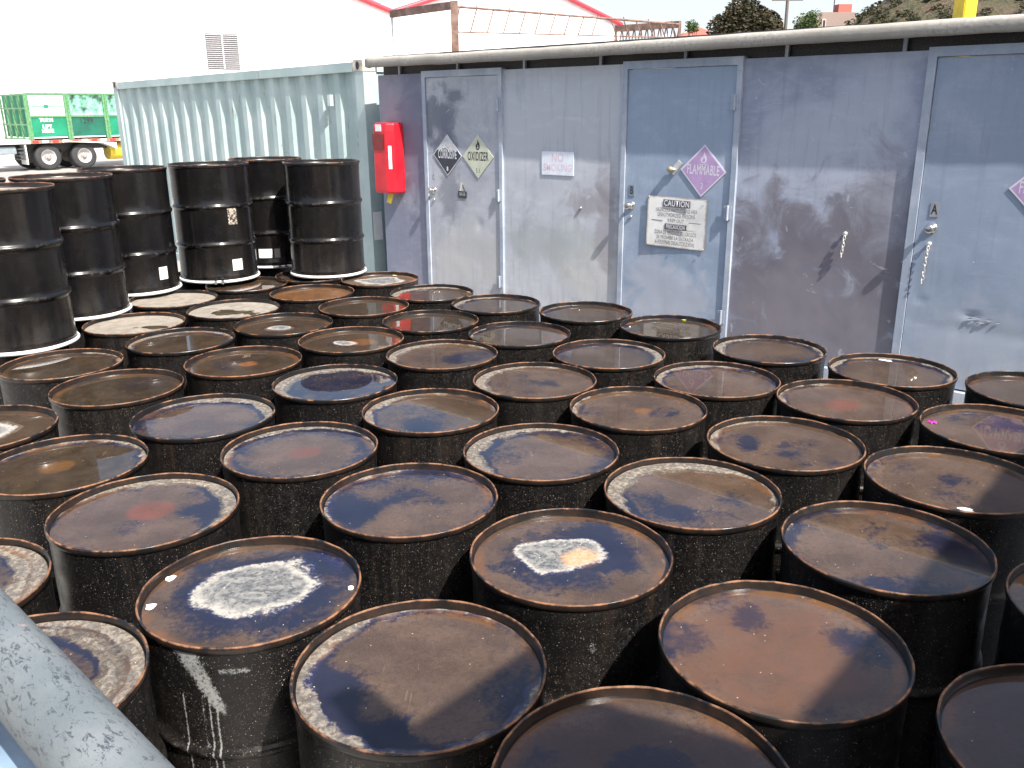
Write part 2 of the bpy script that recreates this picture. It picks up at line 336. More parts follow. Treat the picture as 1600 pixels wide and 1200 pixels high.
def lid_mesh(seed, crust=None, len_gap=0, murk=0., nring=.12, navy=(), edge=0., isl=None, spot=None, dry=0., hole=None, base=0., mat=None, lvl=0.):
    """sheet lid; stains are laid out in lid radii: crust=(angle,width,amount)"""
    nr, na = 34, 96; Rl = .279; vs = []; at = []
    for j in range(nr+1):
        rr = j/nr
        for i in range(na):
            if j == 0 and i > 0: break
            t = 2*math.pi*i/na; u, v = rr*math.cos(t), rr*math.sin(t)
            w1 = fn(u, v, seed, 2.2); w2 = fn(u, v, seed+5, 6.)
            c = 0.
            if crust:
                for (A, wd, am) in (crust if isinstance(crust, list) else [crust]):
                    ca, sa = math.cos(R(A)), math.sin(R(A)); off = wd*.55
                    d = math.hypot(u+ca*off, v+sa*off)-(1.0-wd*.55+.06)
                    c = max(c, am*max(0, min(1, (d+.10+.10*w1+.07*w2)/.16)))
                if len_gap: c *= 1-.6*math.exp(-((d-wd*.42-.05*w1)/.07)**2)
            nv = base+edge*max(0, (rr-.55)/.4)
            if crust: nv += .5*max(0, 1-abs(c-.25)/.3) if c > .02 else 0
            for (bx, by, br, am) in navy:
                d = math.hypot(u-bx, v-by)/br+w1*.5; nv += am*max(0, min(1, (1.35-d)/.7))
            il = 0.
            if isl:
                ix, iy, ax, ay, ro = isl; cu, su = math.cos(R(ro)), math.sin(R(ro))
                p, q = (u-ix)*cu+(v-iy)*su, -(u-ix)*su+(v-iy)*cu
                d = math.hypot(p/ax, q/ay)+w1*.42+w2*.12
                il = max(0, min(1, 1.15-.75*d)) if d < 1.5 else 0
                nv += nring*max(0, min(1, (2.1-d*.95)/.8))
            sp = 0.
            if spot:
                sx, sy, sr = spot[:3]; d = math.hypot(u-sx, v-sy)/sr+(w1*.35 if len(spot) < 5 else 0); sp = max(0, min(1, 1.6-d*1.1))
            dv = dry
            if hole:
                hx, hy, hr = hole; d = math.hypot((u-hx), (v-hy)*1.6)/hr+w1*1.3+w2*.6; dv = min(dv, max(0, min(1, d*.5-.05)))
            if dry and dry < 1: dv = dry+w1*.2
            z = -.0015*(rr < .84)+.0012*(rr > .87)      # raised outer bead
            z += .006*c+(.0075 if il > .42 else .0075*il/.42)*(il > 0)+.0008*w2+lvl
            if dry > .5: z += .004
            vs.append((u*Rl, v*Rl, z)); at.append((c, nv, il, sp, dv))
    fs = [(0, 1+i, 1+(i+1) % na) for i in range(na)]
    for j in range(1, nr):
        a, b = 1+(j-1)*na, 1+j*na
        fs += [(a+i, b+i, b+(i+1) % na, a+(i+1) % na) for i in range(na)]
    me = MB().add(vs, fs, True).mesh('lid', mat or M_lid)
    A = me.attributes.new('mask', 'FLOAT_VECTOR', 'POINT'); A.data.foreach_set('vector', [q for p in at for q in p[:3]])
    B = me.attributes.new('spot', 'FLOAT', 'POINT'); B.data.foreach_set('value', [p[3] for p in at])
    D = me.attributes.new('dry', 'FLOAT', 'POINT'); D.data.foreach_set('value', [p[4] for p in at])
    K = me.attributes.new('murk', 'FLOAT', 'POINT'); K.data.foreach_set('value', [murk]*len(at))
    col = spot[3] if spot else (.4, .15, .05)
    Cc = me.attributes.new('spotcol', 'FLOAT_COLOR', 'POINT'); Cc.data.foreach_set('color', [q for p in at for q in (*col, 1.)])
    return me
OR = (.42, .17, .05); RE = (.20, .065, .035); ORL = (.40, .20, .085); RB = (.26, .12, .045)
G_LOW = 'drums standing on the ground with rainwater on their lids'; G_TOP = 'drums stacked upside down on the other drums'
# key: x, y, label, lid arguments, water?, dark rim?
DR = [
('a1', -2.292, 4.319, 'water-covered drum right in front of the leftmost stacked black drum', dict(crust=(50, .10, .8), base=.12), 1),
('a2', -1.837, 3.92, 'drum with murky olive water, in front and right of the drum below the leftmost stack', dict(base=.2, navy=[(.3, .5, .5, .3)]), 1),
('a3', -1.85, 4.786, 'brown-water drum just in front of the dry beige lid with a small dark hole', dict(crust=(140, .12, .8), base=.1, edge=.2), 1),
('a4', -2.28, 5.203, 'drum with dry greyish beige lid beside the base of the second stacked drum', dict(dry=1., hole=(.35, -.05, .22)), 0),
('a5', -2.308, 5.921, 'drum with the palest plain dry beige lid, before the stacked drum with torn label', dict(dry=1.), 0),
('a6', -1.797, 5.591, 'drum with dry beige lid that has a dark peeled patch at its centre', dict(dry=1., hole=(.0, -.15, .34)), 0),
('a7', -1.95, 6.43, 'rearmost drum with an orange spot in its water, right below the torn-label stacked drum', dict(base=.2, spot=(.05, 0, .25, RB)), 1),
('a8', -1.398, 6.102, 'drum whose whole lid is covered in orange rust water', dict(base=-.2, spot=(0, 0, 1.0, (.27, .13, .045)), edge=.1), 1),
('a9', -1.368, 5.158, 'drum with dark water and small pale island, behind the brown-water drum with orange spot', dict(isl=(-.05, -.1, .26, .2, 0), navy=[(0, 0, .7, .3)]), 1),
('a10', -1.372, 4.345, 'drum with bright orange rust spot in brown water, left middle of the yard', dict(base=.12, navy=[(-.3, .1, .5, .4)], spot=(.05, .1, .17, OR), crust=(200, .06, .6)), 1),
('a11', -.833, 3.97, 'drum with glossy dark lid and pale crust along its left edge', dict(crust=(170, .26, .9), navy=[(0, 0, 1.1, .8)]), 1),
('a12', -1.298, 3.505, 'drum with pale crust at right of navy water, in front of the bright orange-spot drum', dict(crust=(30, .18, 1), edge=.9, navy=[(.1, -.2, .5, .35)]), 1),
('a13', -.805, 3.119, 'drum with a round red disc in the middle of navy-edged water', dict(crust=[(120, .10, .9), (20, .08, .8)], edge=1.0, spot=(.05, .05, .21, (.17, .07, .045), 1)), 1),
('a14', -1.185, 2.593, 'drum with pale crust along its back right edge and a faint red stain, left foreground', dict(crust=(48, .18, 1), navy=[(.75, .2, .5, .9), (-.1, -.3, .25, .6)], spot=(.0, .15, .26, RE), edge=.35), 1),
('a15', -1.643, 2.993, 'drum at the left edge with olive water, its right part reflecting the sky', dict(crust=(40, .08, .9), edge=.3, base=.05, spot=(-.1, .05, .22, (.20, .10, .03))), 1),
('a16', -2.168, 3.366, 'drum cut by the left edge with a rough pale patch in its middle', dict(isl=(.05, .05, .45, .38, 10), edge=.2), 1),
('a17', -1.53, 6.78, 'mostly hidden drum carrying the rightmost stacked drum', dict(base=.3), 1),
('b1', -.99, 6.6, 'drum with a white dried disc on its lid, in front of the red cabinet', dict(isl=(0, 0, .62, .6, 0), nring=0., base=.0), 0),
('b2', -.555, 6.062, 'drum with pale crust at the left of its lid below the CORROSIVE placard', dict(crust=(150, .22, 1), base=.2), 1),
('b3', -.961, 5.637, 'drum whose water mirrors the red cabinet, beside the rust-covered drum', dict(base=.1, edge=.2), 1),
('b4', -.49, 5.209, 'drum whose water mirrors both the red cabinet and the black and white placard', dict(base=.1, edge=.15), 1),
('b5', -.895, 4.772, 'drum with a white fleck and orange stain at the centre of a dark pool', dict(isl=(-.12, -.05, .26, .16, -30), navy=[(0, 0, .55, .35)], spot=(.15, .1, .28, RB)), 1),
('b6', -.101, 5.688, 'drum nearest the wall below the OXIDIZER placard', dict(crust=(170, .16, .9), edge=.4, navy=[(0, 0, 1, .3)]), 1),
('b7', .467, 5.423, 'drum nearest the wall below the faded NO SMOKING sign', dict(crust=(190, .08, .7), navy=[(-.5, 0, .5, .4)], edge=.4), 1),
('b8', .045, 4.871, 'drum whose water mirrors the word OXIDIZER', dict(crust=(200, .10, .7), base=.15, edge=.4), 1),
('b9', -.365, 4.449, 'drum with pale crust at left, in front of the drum mirroring the OXIDIZER sign', dict(crust=(165, .20, 1), navy=[(.6, .1, .5, .7), (-.2, 0, .5, .4)]), 1),
('b10', .927, 5.009, 'drum whose water mirrors the CAUTION sign', dict(crust=(180, .07, .7), base=.15, edge=.25), 1),
('b11', .505, 4.429, 'drum with pale crust at its right side, before the drum below the NO SMOKING sign', dict(crust=(-15, .16, .9), base=.3, edge=.4), 1),
('b12', .107, 3.978, 'drum with speckled crust along its left rim in the centre of the yard', dict(crust=(190, .22, 1), navy=[(-.2, -.1, .5, .5), (.2, .3, .4, .3)]), 1),
('b13', -.348, 3.556, 'drum half blue and half olive with crust at its left front, photo centre', dict(crust=(195, .14, .9), navy=[(-.4, -.1, .7, .6), (.1, -.5, .4, .5)]), 1),
('b14', .106, 3.078, 'drum with a broad band of flaky crust down its left side, centre of the yard', dict(crust=(165, .22, 1), edge=.9, navy=[(-.5, .1, .4, .5)]), 1),
('b15', .537, 3.562, 'drum with a faint orange centre and dark drift on its right half', dict(crust=(185, .09, .9), navy=[(.45, .05, .35, .6), (-.7, .1, .3, .5)], spot=(.1, .1, .15, RB)), 1),
('b16', -.341, 2.667, 'drum with brown sediment ringed by navy water, behind the drum with the orange-tipped crust island', dict(crust=(140, .10, .8), navy=[(-.7, -.2, .4, .9), (.1, .15, .3, .5), (-.1, .75, .5, .4)], edge=.5), 1),
('b17', .597, 2.702, 'drum with thick pale crust at its back left and dark streaks in brown water', dict(crust=(125, .24, 1), navy=[(-.6, -.2, .5, .7), (.5, -.1, .3, .6), (0, -.55, .45, .5)]), 1),
('c1', 1.36, 4.499, 'drum nearest the scratched purple-grey panel, with crust at its right front', dict(crust=[(170, .18, .9), (-40, .14, .9)], navy=[(0, -.6, .6, .5)], edge=.6), 1),
('c2', .963, 3.968, 'drum whose water mirrors the whole FLAMMABLE placard', dict(crust=(180, .14, 1), edge=.5, base=.05), 1),
('c3', 1.84, 4.095, 'drum before the left edge of door A with a white strip on its rim', dict(crust=[(100, .10, .8), (0, .10, .8)], edge=.6, base=.05), 1),
('c4', 1.457, 3.649, 'drum with a red-orange smudge at the centre of brown water, right of centre', dict(crust=(160, .10, 1), edge=.35, spot=(-.05, .0, .25, RE)), 1),
('c5', 2.355, 3.755, 'drum at the right edge just below the dented part of door A', dict(base=.15, edge=.3), 1),
('c6', 1.931, 3.276, 'drum at the right edge with magenta petals on its water', dict(navy=[(0, .5, .5, .5), (.6, 0, .5, .5)], edge=.2), 1),
('c7', 1.039, 3.143, 'drum with a crusty left end and mottled dark streaks on brown water', dict(crust=(185, .10, 1), navy=[(-.3, 0, .35, .5), (.3, .2, .3, .45), (.2, -.5, .35, .5), (-.6, .3, .3, .5)]), 1),
('c8', 1.518, 2.792, 'drum with a white paint flake at the front rim of its brown water, right edge', dict(navy=[(0, .1, .25, .7), (-.2, -.4, .3, .6), (-.5, .5, .3, .4)], crust=(150, .04, .6)), 1),
('c9', 1.086, 2.316, 'large drum half in shade with an olive streak across its water, right foreground', dict(navy=[(.1, .3, .3, .5), (-.1, -.8, .4, .6), (.8, 0, .4, .8)], edge=.5, crust=(120, .05, .5)), 1),
('d1', -.705, 2.104, 'drum with a big white crust island and a white drip down its side', dict(isl=(.08, .12, .58, .48, 18), nring=.7, navy=[(.1, .1, .8, .3)], base=-.1), 1),
('d2', -1.572, 2.109, 'drum cut by the left edge with a double white crust ring, above the pipe railing', dict(crust=(15, .30, 1.1), len_gap=1, navy=[(-.2, 0, .8, .7)]), 1),
('d3', -1.133, 1.692, 'drum with a wide white crust band, right behind the pipe railing', dict(crust=(30, .34, 1.1), len_gap=1, navy=[(0, 0, 1., .55)]), 1),
('d4', .165, 2.279, 'drum with a white crust island tipped bright orange', dict(isl=(-.14, .10, .44, .44, 10), nring=.6, navy=[(.2, .3, .5, .6), (-.1, -.1, .5, .3)], spot=(.10, -.02, .2, ORL)), 1),
('d5', -.217, 1.737, 'large foreground drum with pointed tan sediment in navy water and crust at front left', dict(crust=(222, .16, .9), navy=[(-.72, -.35, .5, 1.0), (-.35, -.95, .4, .8), (.75, -.25, .3, .5)], edge=.35), 1),
('d6', .639, 1.82, 'large foreground drum with reddish brown water cut by a diagonal shadow', dict(navy=[(-.85, .2, .3, .7), (-.1, .45, .22, .5), (.75, .1, .4, .75), (.1, -.7, .25, .5), (-.3, .85, .4, .6), (-.75, -.4, .2, .4)], spot=(-.1, 0, .8, (.155, .08, .048)), crust=(200, .03, .4)), 1),
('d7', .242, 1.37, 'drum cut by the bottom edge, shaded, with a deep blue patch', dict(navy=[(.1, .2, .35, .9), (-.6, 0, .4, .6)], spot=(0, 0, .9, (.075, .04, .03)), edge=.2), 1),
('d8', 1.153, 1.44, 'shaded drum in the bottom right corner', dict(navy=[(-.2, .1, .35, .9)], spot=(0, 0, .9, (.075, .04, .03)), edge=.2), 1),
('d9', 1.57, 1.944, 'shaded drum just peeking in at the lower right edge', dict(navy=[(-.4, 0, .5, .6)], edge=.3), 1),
('lu0', -3.274, 5.234, 'drum underneath the furthest left stacked drum', dict(base=.3), 0),
('lu1', -2.80, 4.78, 'drum underneath the nearest stacked drum at the left edge', dict(base=.3), 0),
('lu2', -2.783, 5.556, 'drum underneath the second stacked drum, rusty rim peeking out right of the white ring', dict(base=.3), 0),
('lu3', -2.746, 6.313, 'drum underneath the third stacked drum', dict(base=.3), 0),
('lu4', -2.364, 6.847, 'drum underneath the stacked drum with the torn label', dict(base=.3), 0),
('lu5', -2.053, 7.409, 'drum underneath the rearmost stacked drum', dict(base=.3), 0),
]
PROTO = None; DPOS = {}
MURK = dict(a4=1., a6=1., b1=.55, a1=.75, a2=.8, a3=.6, a7=.6, a9=.5, a10=.6, a15=.7, a16=.5, b2=.5, b3=.7, b4=.75, b5=.5, b6=.65, b7=.65, b8=.65, b10=.75, b11=.45, b9=.3, c5=.4, a8=.2, d1=.25, d6=.0, c1=.35, c3=.35, b13=.3)
def copy_part(o, parent):
    c = o.copy(); COL.objects.link(c); c.parent = parent; return c
for k, (key, x, y, lab, kw, wet) in enumerate(DR):
    root = empty('drum', (x, y, 0), 0); DPOS[key] = (x, y)
    tag(root, lab, 'drum', G_LOW)
    special = key in ('d1', 'd4')
    if special:
        me = body_mesh(M_body, True); st = me.attributes.new('stain', 'FLOAT', 'POINT'); vals = []
        for v in me.vertices:
            a = math.degrees(math.atan2(v.co.y, v.co.x)); z = v.co.z; s = 0
            if key == 'd1':
                # dripping whitish spill under the front rim
                da = (a+104); zz = .86-z
                s = .78*min(1, 1.6*max(0, 1-abs(da+4-zz*100)/(11-zz*38)))*(1 if zz < .15 else max(0, (.19-zz)/.04)) if zz < .19 else 0
                for c0, l in ((-101.5, .62), (-98.2, .60), (-95, .57), (-113, .45)):
                    if zz < l: s = max(s, 1.0*max(0, 1-abs(a-c0)/1.1) if zz > .12 else s)
                if abs(a+84) < 8 and abs(z-.815) < .012: s = .6
            else:
                s = .75*max(0, 1-math.hypot((a+82)/5, (z-.75)/.03))
            vals.append(s)
        st.data.foreach_set('value', vals)
    else: me = ME_body
    if PROTO is None or special: b = link('body', me, root)
    else: b = copy_part(PROTO[0], root)
    dark = key in ('a9', 'a7', 'a11', 'a17', 'b2', 'b6', 'b7', 'b8', 'b10', 'a6', 'a5', 'a3', 'b4', 'c5', 'c1', 'a12')
    if not special: b.data = ME_dent[k % 5]; b.rotation_euler = (0, 0, k*2.1)
    if PROTO is None: rm = link('rim', ME_rim, root)
    else: rm = copy_part(PROTO[1], root)
    if dark: rm.data = ME_rim_b
    rm.rotation_euler = (0, 0, k*1.37)
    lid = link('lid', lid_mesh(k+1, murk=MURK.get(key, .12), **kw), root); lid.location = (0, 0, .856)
    if wet:
        w = link('water', ME_water, root); w.location = (0, 0, .8598+.0015*math.sin(k*2.1)); 
    if PROTO is None: PROTO = (b, rm)
# stacked drums, upside down, their white lock ring at the bottom
def lock_ring():
    return MB().lathe([(.289, .0), (.297, .004), (.3005, .012), (.297, .021), (.289, .024), (.2865, .012)], 72, closed=True).mesh('lock_ring', M_ring)
ME_ring = lock_ring()
M_toplid = (lambda n: (n.color(n.mix(n.ss(n.noise(8, 5, .6, n.rnd()), .35, .65), (.20, .165, .13), (.34, .30, .25))), n.m)[1])(N('dusty drum bottom', .6))
ME_toplid = MB().lathe([(0, .853), (.19, .853), (.2, .856), (.279, .853)], 64).mesh('lid', M_toplid)
UP = [('u0', -3.224, 5.184, 'stacked black drum furthest left, mostly hidden behind the two nearest stacked ones', 0),
('u1', -2.705, 4.716, 'nearest stacked black drum, cut off by the left edge', 0),
('u2', -2.733, 5.506, 'second stacked black drum from the left, a broad white ring at its base', 0),
('u3', -2.67, 6.24, 'third stacked black drum with a small white label low on its right side', 1),
('u4', -2.228, 6.70, 'stacked black drum with a torn beige label and a ring bolt at the front', 2),
('u5', -1.978, 7.33, 'rearmost stacked black drum, half hidden behind the one beside the container', 3),
('u6', -1.43, 6.87, 'rightmost stacked black drum, standing beside the end of the container', 4)]
upr = None; ZUP = .884
for k, (key, x, y, lab, q) in enumerate(UP):
    root = empty('stacked_drum', (x, y, ZUP), 0); tag(root, lab, 'drum', G_TOP); root.scale = (.985, .985, .962)
    if upr is None:
        parts = [link('body', ME_body_t, root), link('rim', ME_rim_b if k % 2 else ME_rim, root), link('lid', ME_toplid, root), link('lock_ring', ME_ring, root)]
        upr = parts
    else: parts = [copy_part(p, root) for p in upr]
    parts[0].rotation_euler = (0, 0, k*1.1)
    if key in ('u0', 'u1', 'u2'): parts[1].data = ME_rim
    else: parts[1].data = ME_rim_b
    def patch(name, a0, a1, z0, z1, mat, r=.2880, par=root):
        m = MB(); nn = 6; vs = []
        for i in range(nn+1):
            a = R(a0+(a1-a0)*i/nn)
            for z in (z0, z1): vs += [(r*math.cos(a), r*math.sin(a), z), ((r-.001)*math.cos(a), (r-.001)*math.sin(a), z)]
        fs = []
        for i in range(nn):
            b = i*4; fs += [(b, b+4, b+6, b+2), (b+1, b+3, b+7, b+5), (b, b+1, b+5, b+4), (b+2, b+6, b+7, b+3)]
        fs += [(0, 2, 3, 1), (nn*4, nn*4+1, nn*4+3, nn*4+2)]
        return m.add(vs, fs).build(name, mat, par)
    if q == 1: patch('label', -36, -22, .10, .19, M_sticker)
    if q == 2:
        patch('label', -52, -36, .09, .175, M_sticker)
        nn = N('torn label remains', .7); nn.color(nn.mix(nn.ss(nn.noise(45, 5, .7), .46, .56), (.015, .014, .013), (.45, .38, .30))); M_torn = nn.m
        patch('torn_label', -52, -38, .44, .56, M_torn)
    if q == 3:
        patch('label', -98, -76, .09, .165, M_sticker); patch('label', -73, -64, .09, .165, plain('grey print', (.22, .22, .22), .6))
    if q in (2, 3):
        a = R(-74 if q == 2 else -62); M4 = Matrix.Translation((.306*math.cos(a), .306*math.sin(a), .012)) @ Matrix.Rotation(a+math.pi/2, 4, 'Z')
        m = MB(); m.box(-.035, -.015, -.010, .010, -.012, .014, M4, .002); m.box(.015, .035, -.010, .010, -.012, .014, M4, .002)
        m.tube(M4 @ Vector((-.05, 0, 0)), M4 @ Vector((.05, 0, 0)), .005, 8); m.tube(M4 @ Vector((.036, 0, 0)), M4 @ Vector((.046, 0, 0)), .010, 6)
        m.build('ring_bolt', M_bolt, parts[3])
# ------------------------------------------------------------------ litter on the lids
def flake(x, y, s, mat, name, lab, cat, seed, zz=.8615, asp=1., rot=0, th=.0016, group=None):
    m = MB(); nn = 9; poly = []
    for i in range(nn):
        t = 2*math.pi*i/nn; r = s*(.75+.45*noise.noise(Vector((math.cos(t)*1.5, math.sin(t)*1.5, seed*3.3))))
        poly.append((r*math.cos(t), r*math.sin(t)*asp))
    m.prism(poly, 0, th); o = m.build(name, mat); o.location = (x, y, zz); o.rotation_euler = (R(3), R(4), rot); tag(o, lab, cat, group); return o
M_flake = plain('white paint flake', (.85, .83, .80), .6, var=.05); M_yel = plain('yellow plastic scrap', (.8, .65, .03), .5)
GF = 'paint flakes lying on the lids'
flake(-.955, 2.18, .019, M_flake, 'paint_flake', 'upper of two white paint flakes at the left rim of the big crust island drum', 'paint flake', 1, zz=.8625, group=GF)
flake(-.953, 2.035, .018, M_flake, 'paint_flake', 'lower of two white paint flakes at the left rim of the big crust island drum', 'paint flake', 2, zz=.8625, group=GF)
flake(-.442, 2.12, .012, M_flake, 'paint_flake', 'small white paint flake at the right rim of the big crust island drum', 'paint flake', 3, zz=.8625, group=GF)
flake(1.452, 2.575, .036, M_flake, 'paint_flake', 'long white paint flake at the front rim of a right-hand drum', 'paint flake', 4, zz=.8625, asp=.4, rot=-.35, group=GF)
flake(1.90, 4.31, .05, M_flake, 'paint_flake', 'white torn strip at the back rim of the drum before door A', 'paint flake', 5, zz=.8625, asp=.28, rot=-.2, group=GF)
flake(-.905, 6.80, .025, M_yel, 'yellow_scrap', 'yellow plastic scrap on the rim of the drum with the white disc', 'scrap', 6, zz=.866, asp=.5)
flake(1.05, 5.235, .02, plain('yellow green leaf', (.55, .6, .02), .5), 'leaf', 'yellow green leaf floating at the back of the drum mirroring the CAUTION sign', 'leaf', 7, zz=.8625, asp=.4)
M_pet = plain('magenta petal', (.55, .03, .35), .5)
for i, (dx, dy) in enumerate(((0, 0), (.018, .012), (-.014, .014), (.008, -.014))):
    pass
mb = MB()
for i in range(6):
    t = i*1.05; c = Vector((.013*math.cos(t), .013*math.sin(t), 0)); M4 = Matrix.Translation(c) @ Matrix.Rotation(t, 4, 'Z') @ Matrix.Rotation(.35, 4, 'Y')
    mb.prism([(-.008, 0), (0, -.006), (.011, 0), (0, .006)], 0, .0012, M4)
o = mb.build('blossom', M_pet); o.location = (1.722, 3.40, .8625); tag(o, 'small magenta blossom floating on the water of a right-hand drum', 'flower')
# ------------------------------------------------------------------ the storage shed
WD = Vector((.748, -.663, 0)).normalized(); WN = Vector((.663, .748, 0)).normalized(); WA = math.atan2(WD.y, WD.x); WP = WN*6.03
def at_wall(s, off=0., z=0.): p = WP+WD*s-WN*off; return (p.x, p.y, z)
shed = empty('storage_shed', at_wall(0), WA)      # local x along the wall, y into the shed
tag(shed, 'blue grey steel hazardous waste storage building with three doors and a pale overhanging roof', 'shed')
ZB, ZT = .32, 2.42
def panel(s0, s1, mat, name='wall_panel'):
    return MB().box(s0, s1, 0, .04, ZB, ZT).build(name, mat, shed)
panel(-7.08, -6.43, wall_mat('panel paint end', (.19, .205, .275), (.30, .31, .37), .35, [(-6.9, 2.1, .25, .4, (.32, .27, .31), .6), (-6.6, 1.9, .2, .7, (.12, .12, .18), .6)], 3))
panel(-5.42, -4.145, wall_mat('panel paint chalky', (.31, .345, .42), (.47, .49, .53), .95, [(-4.45, 1.34, .28, .12, (.24, .21, .22), .55), (-4.9, .95, .45, .22, (.33, .36, .35), .5), (-4.4, .75, .4, .25, (.50, .48, .44), .4), (-4.3, 1.2, .1, .5, (.25, .22, .24), .5)], 1))
panel(-3.13, -1.89, wall_mat('panel paint bare', (.255, .285, .375), (.39, .42, .50), .7, [(-2.5, .7, 1.0, .72, PU, .85), (-2.1, 1.25, .45, .5, PU, .55), (-2.9, 1.1, .2, .5, PU, .5), (-2.6, .7, .4, .3, (.24, .215, .235), .5)], 2))
panel(-.84, 1.2, wall_mat('panel paint right', BL, CH, .4, None, 6))
mb = MB(); mb.box(-7.08, -7.04, .04, 2.4, ZB, ZT); mb.box(1.16, 1.2, .04, 2.4, ZB, ZT); mb.box(-7.04, 1.16, 2.36, 2.4, ZB, ZT)
mb.build('side_walls', wall_mat('side paint', BL, CH, .4, None, 5), shed)
M_trim = wall_mat('frame paint', (.30, .35, .43), (.46, .49, .54), .5, None, 4)
MB().box(-7.12, 1.24, -.10, 2.44, .12, ZB-.002).box(-7.12, 1.24, -.10, -.085, ZB-.002, ZB+.012).build('sump_base', M_trim, shed)
mb = MB()
for s in (-6.5, -4, -1.5, .8): mb.box(s-.08, s+.08, 0, 2.4, 0, .118)
mb.build('skids', plain('skid steel', (.08, .08, .09), .6), shed)
DOORS = [(-6.43, -5.42, -6.383, -5.46, wall_mat('door paint worn', (.31, .325, .375), (.44, .455, .49), .7, [(-6.28, 2.03, .26, .22, (.11, .125, .17), .85), (-6.0, 2.22, .14, .05, (.09, .10, .14), .7), (-6.2, 1.75, .16, .2, (.12, .13, .18), .75), (-6.1, 1.3, .14, .35, (.15, .155, .19), .6), (-5.9, .75, .5, .35, (.43, .42, .40), .4)], 7), 'C'),
 (-4.145, -3.13, -4.10, -3.175, wall_mat('door paint blue', (.27, .335, .435), (.37, .425, .51), .35, [(-3.7, .62, .4, .3, (.46, .46, .50), .5)], 8), 'B'),
 (-1.89, -.84, -1.835, -.885, wall_mat('door paint clean', (.265, .32, .41), (.36, .40, .48), .3, [(-1.4, .6, .5, .3, (.40, .425, .47), .4)], 9), 'A')]
M_gap = plain('dark door gap', (.02, .02, .025), .8)
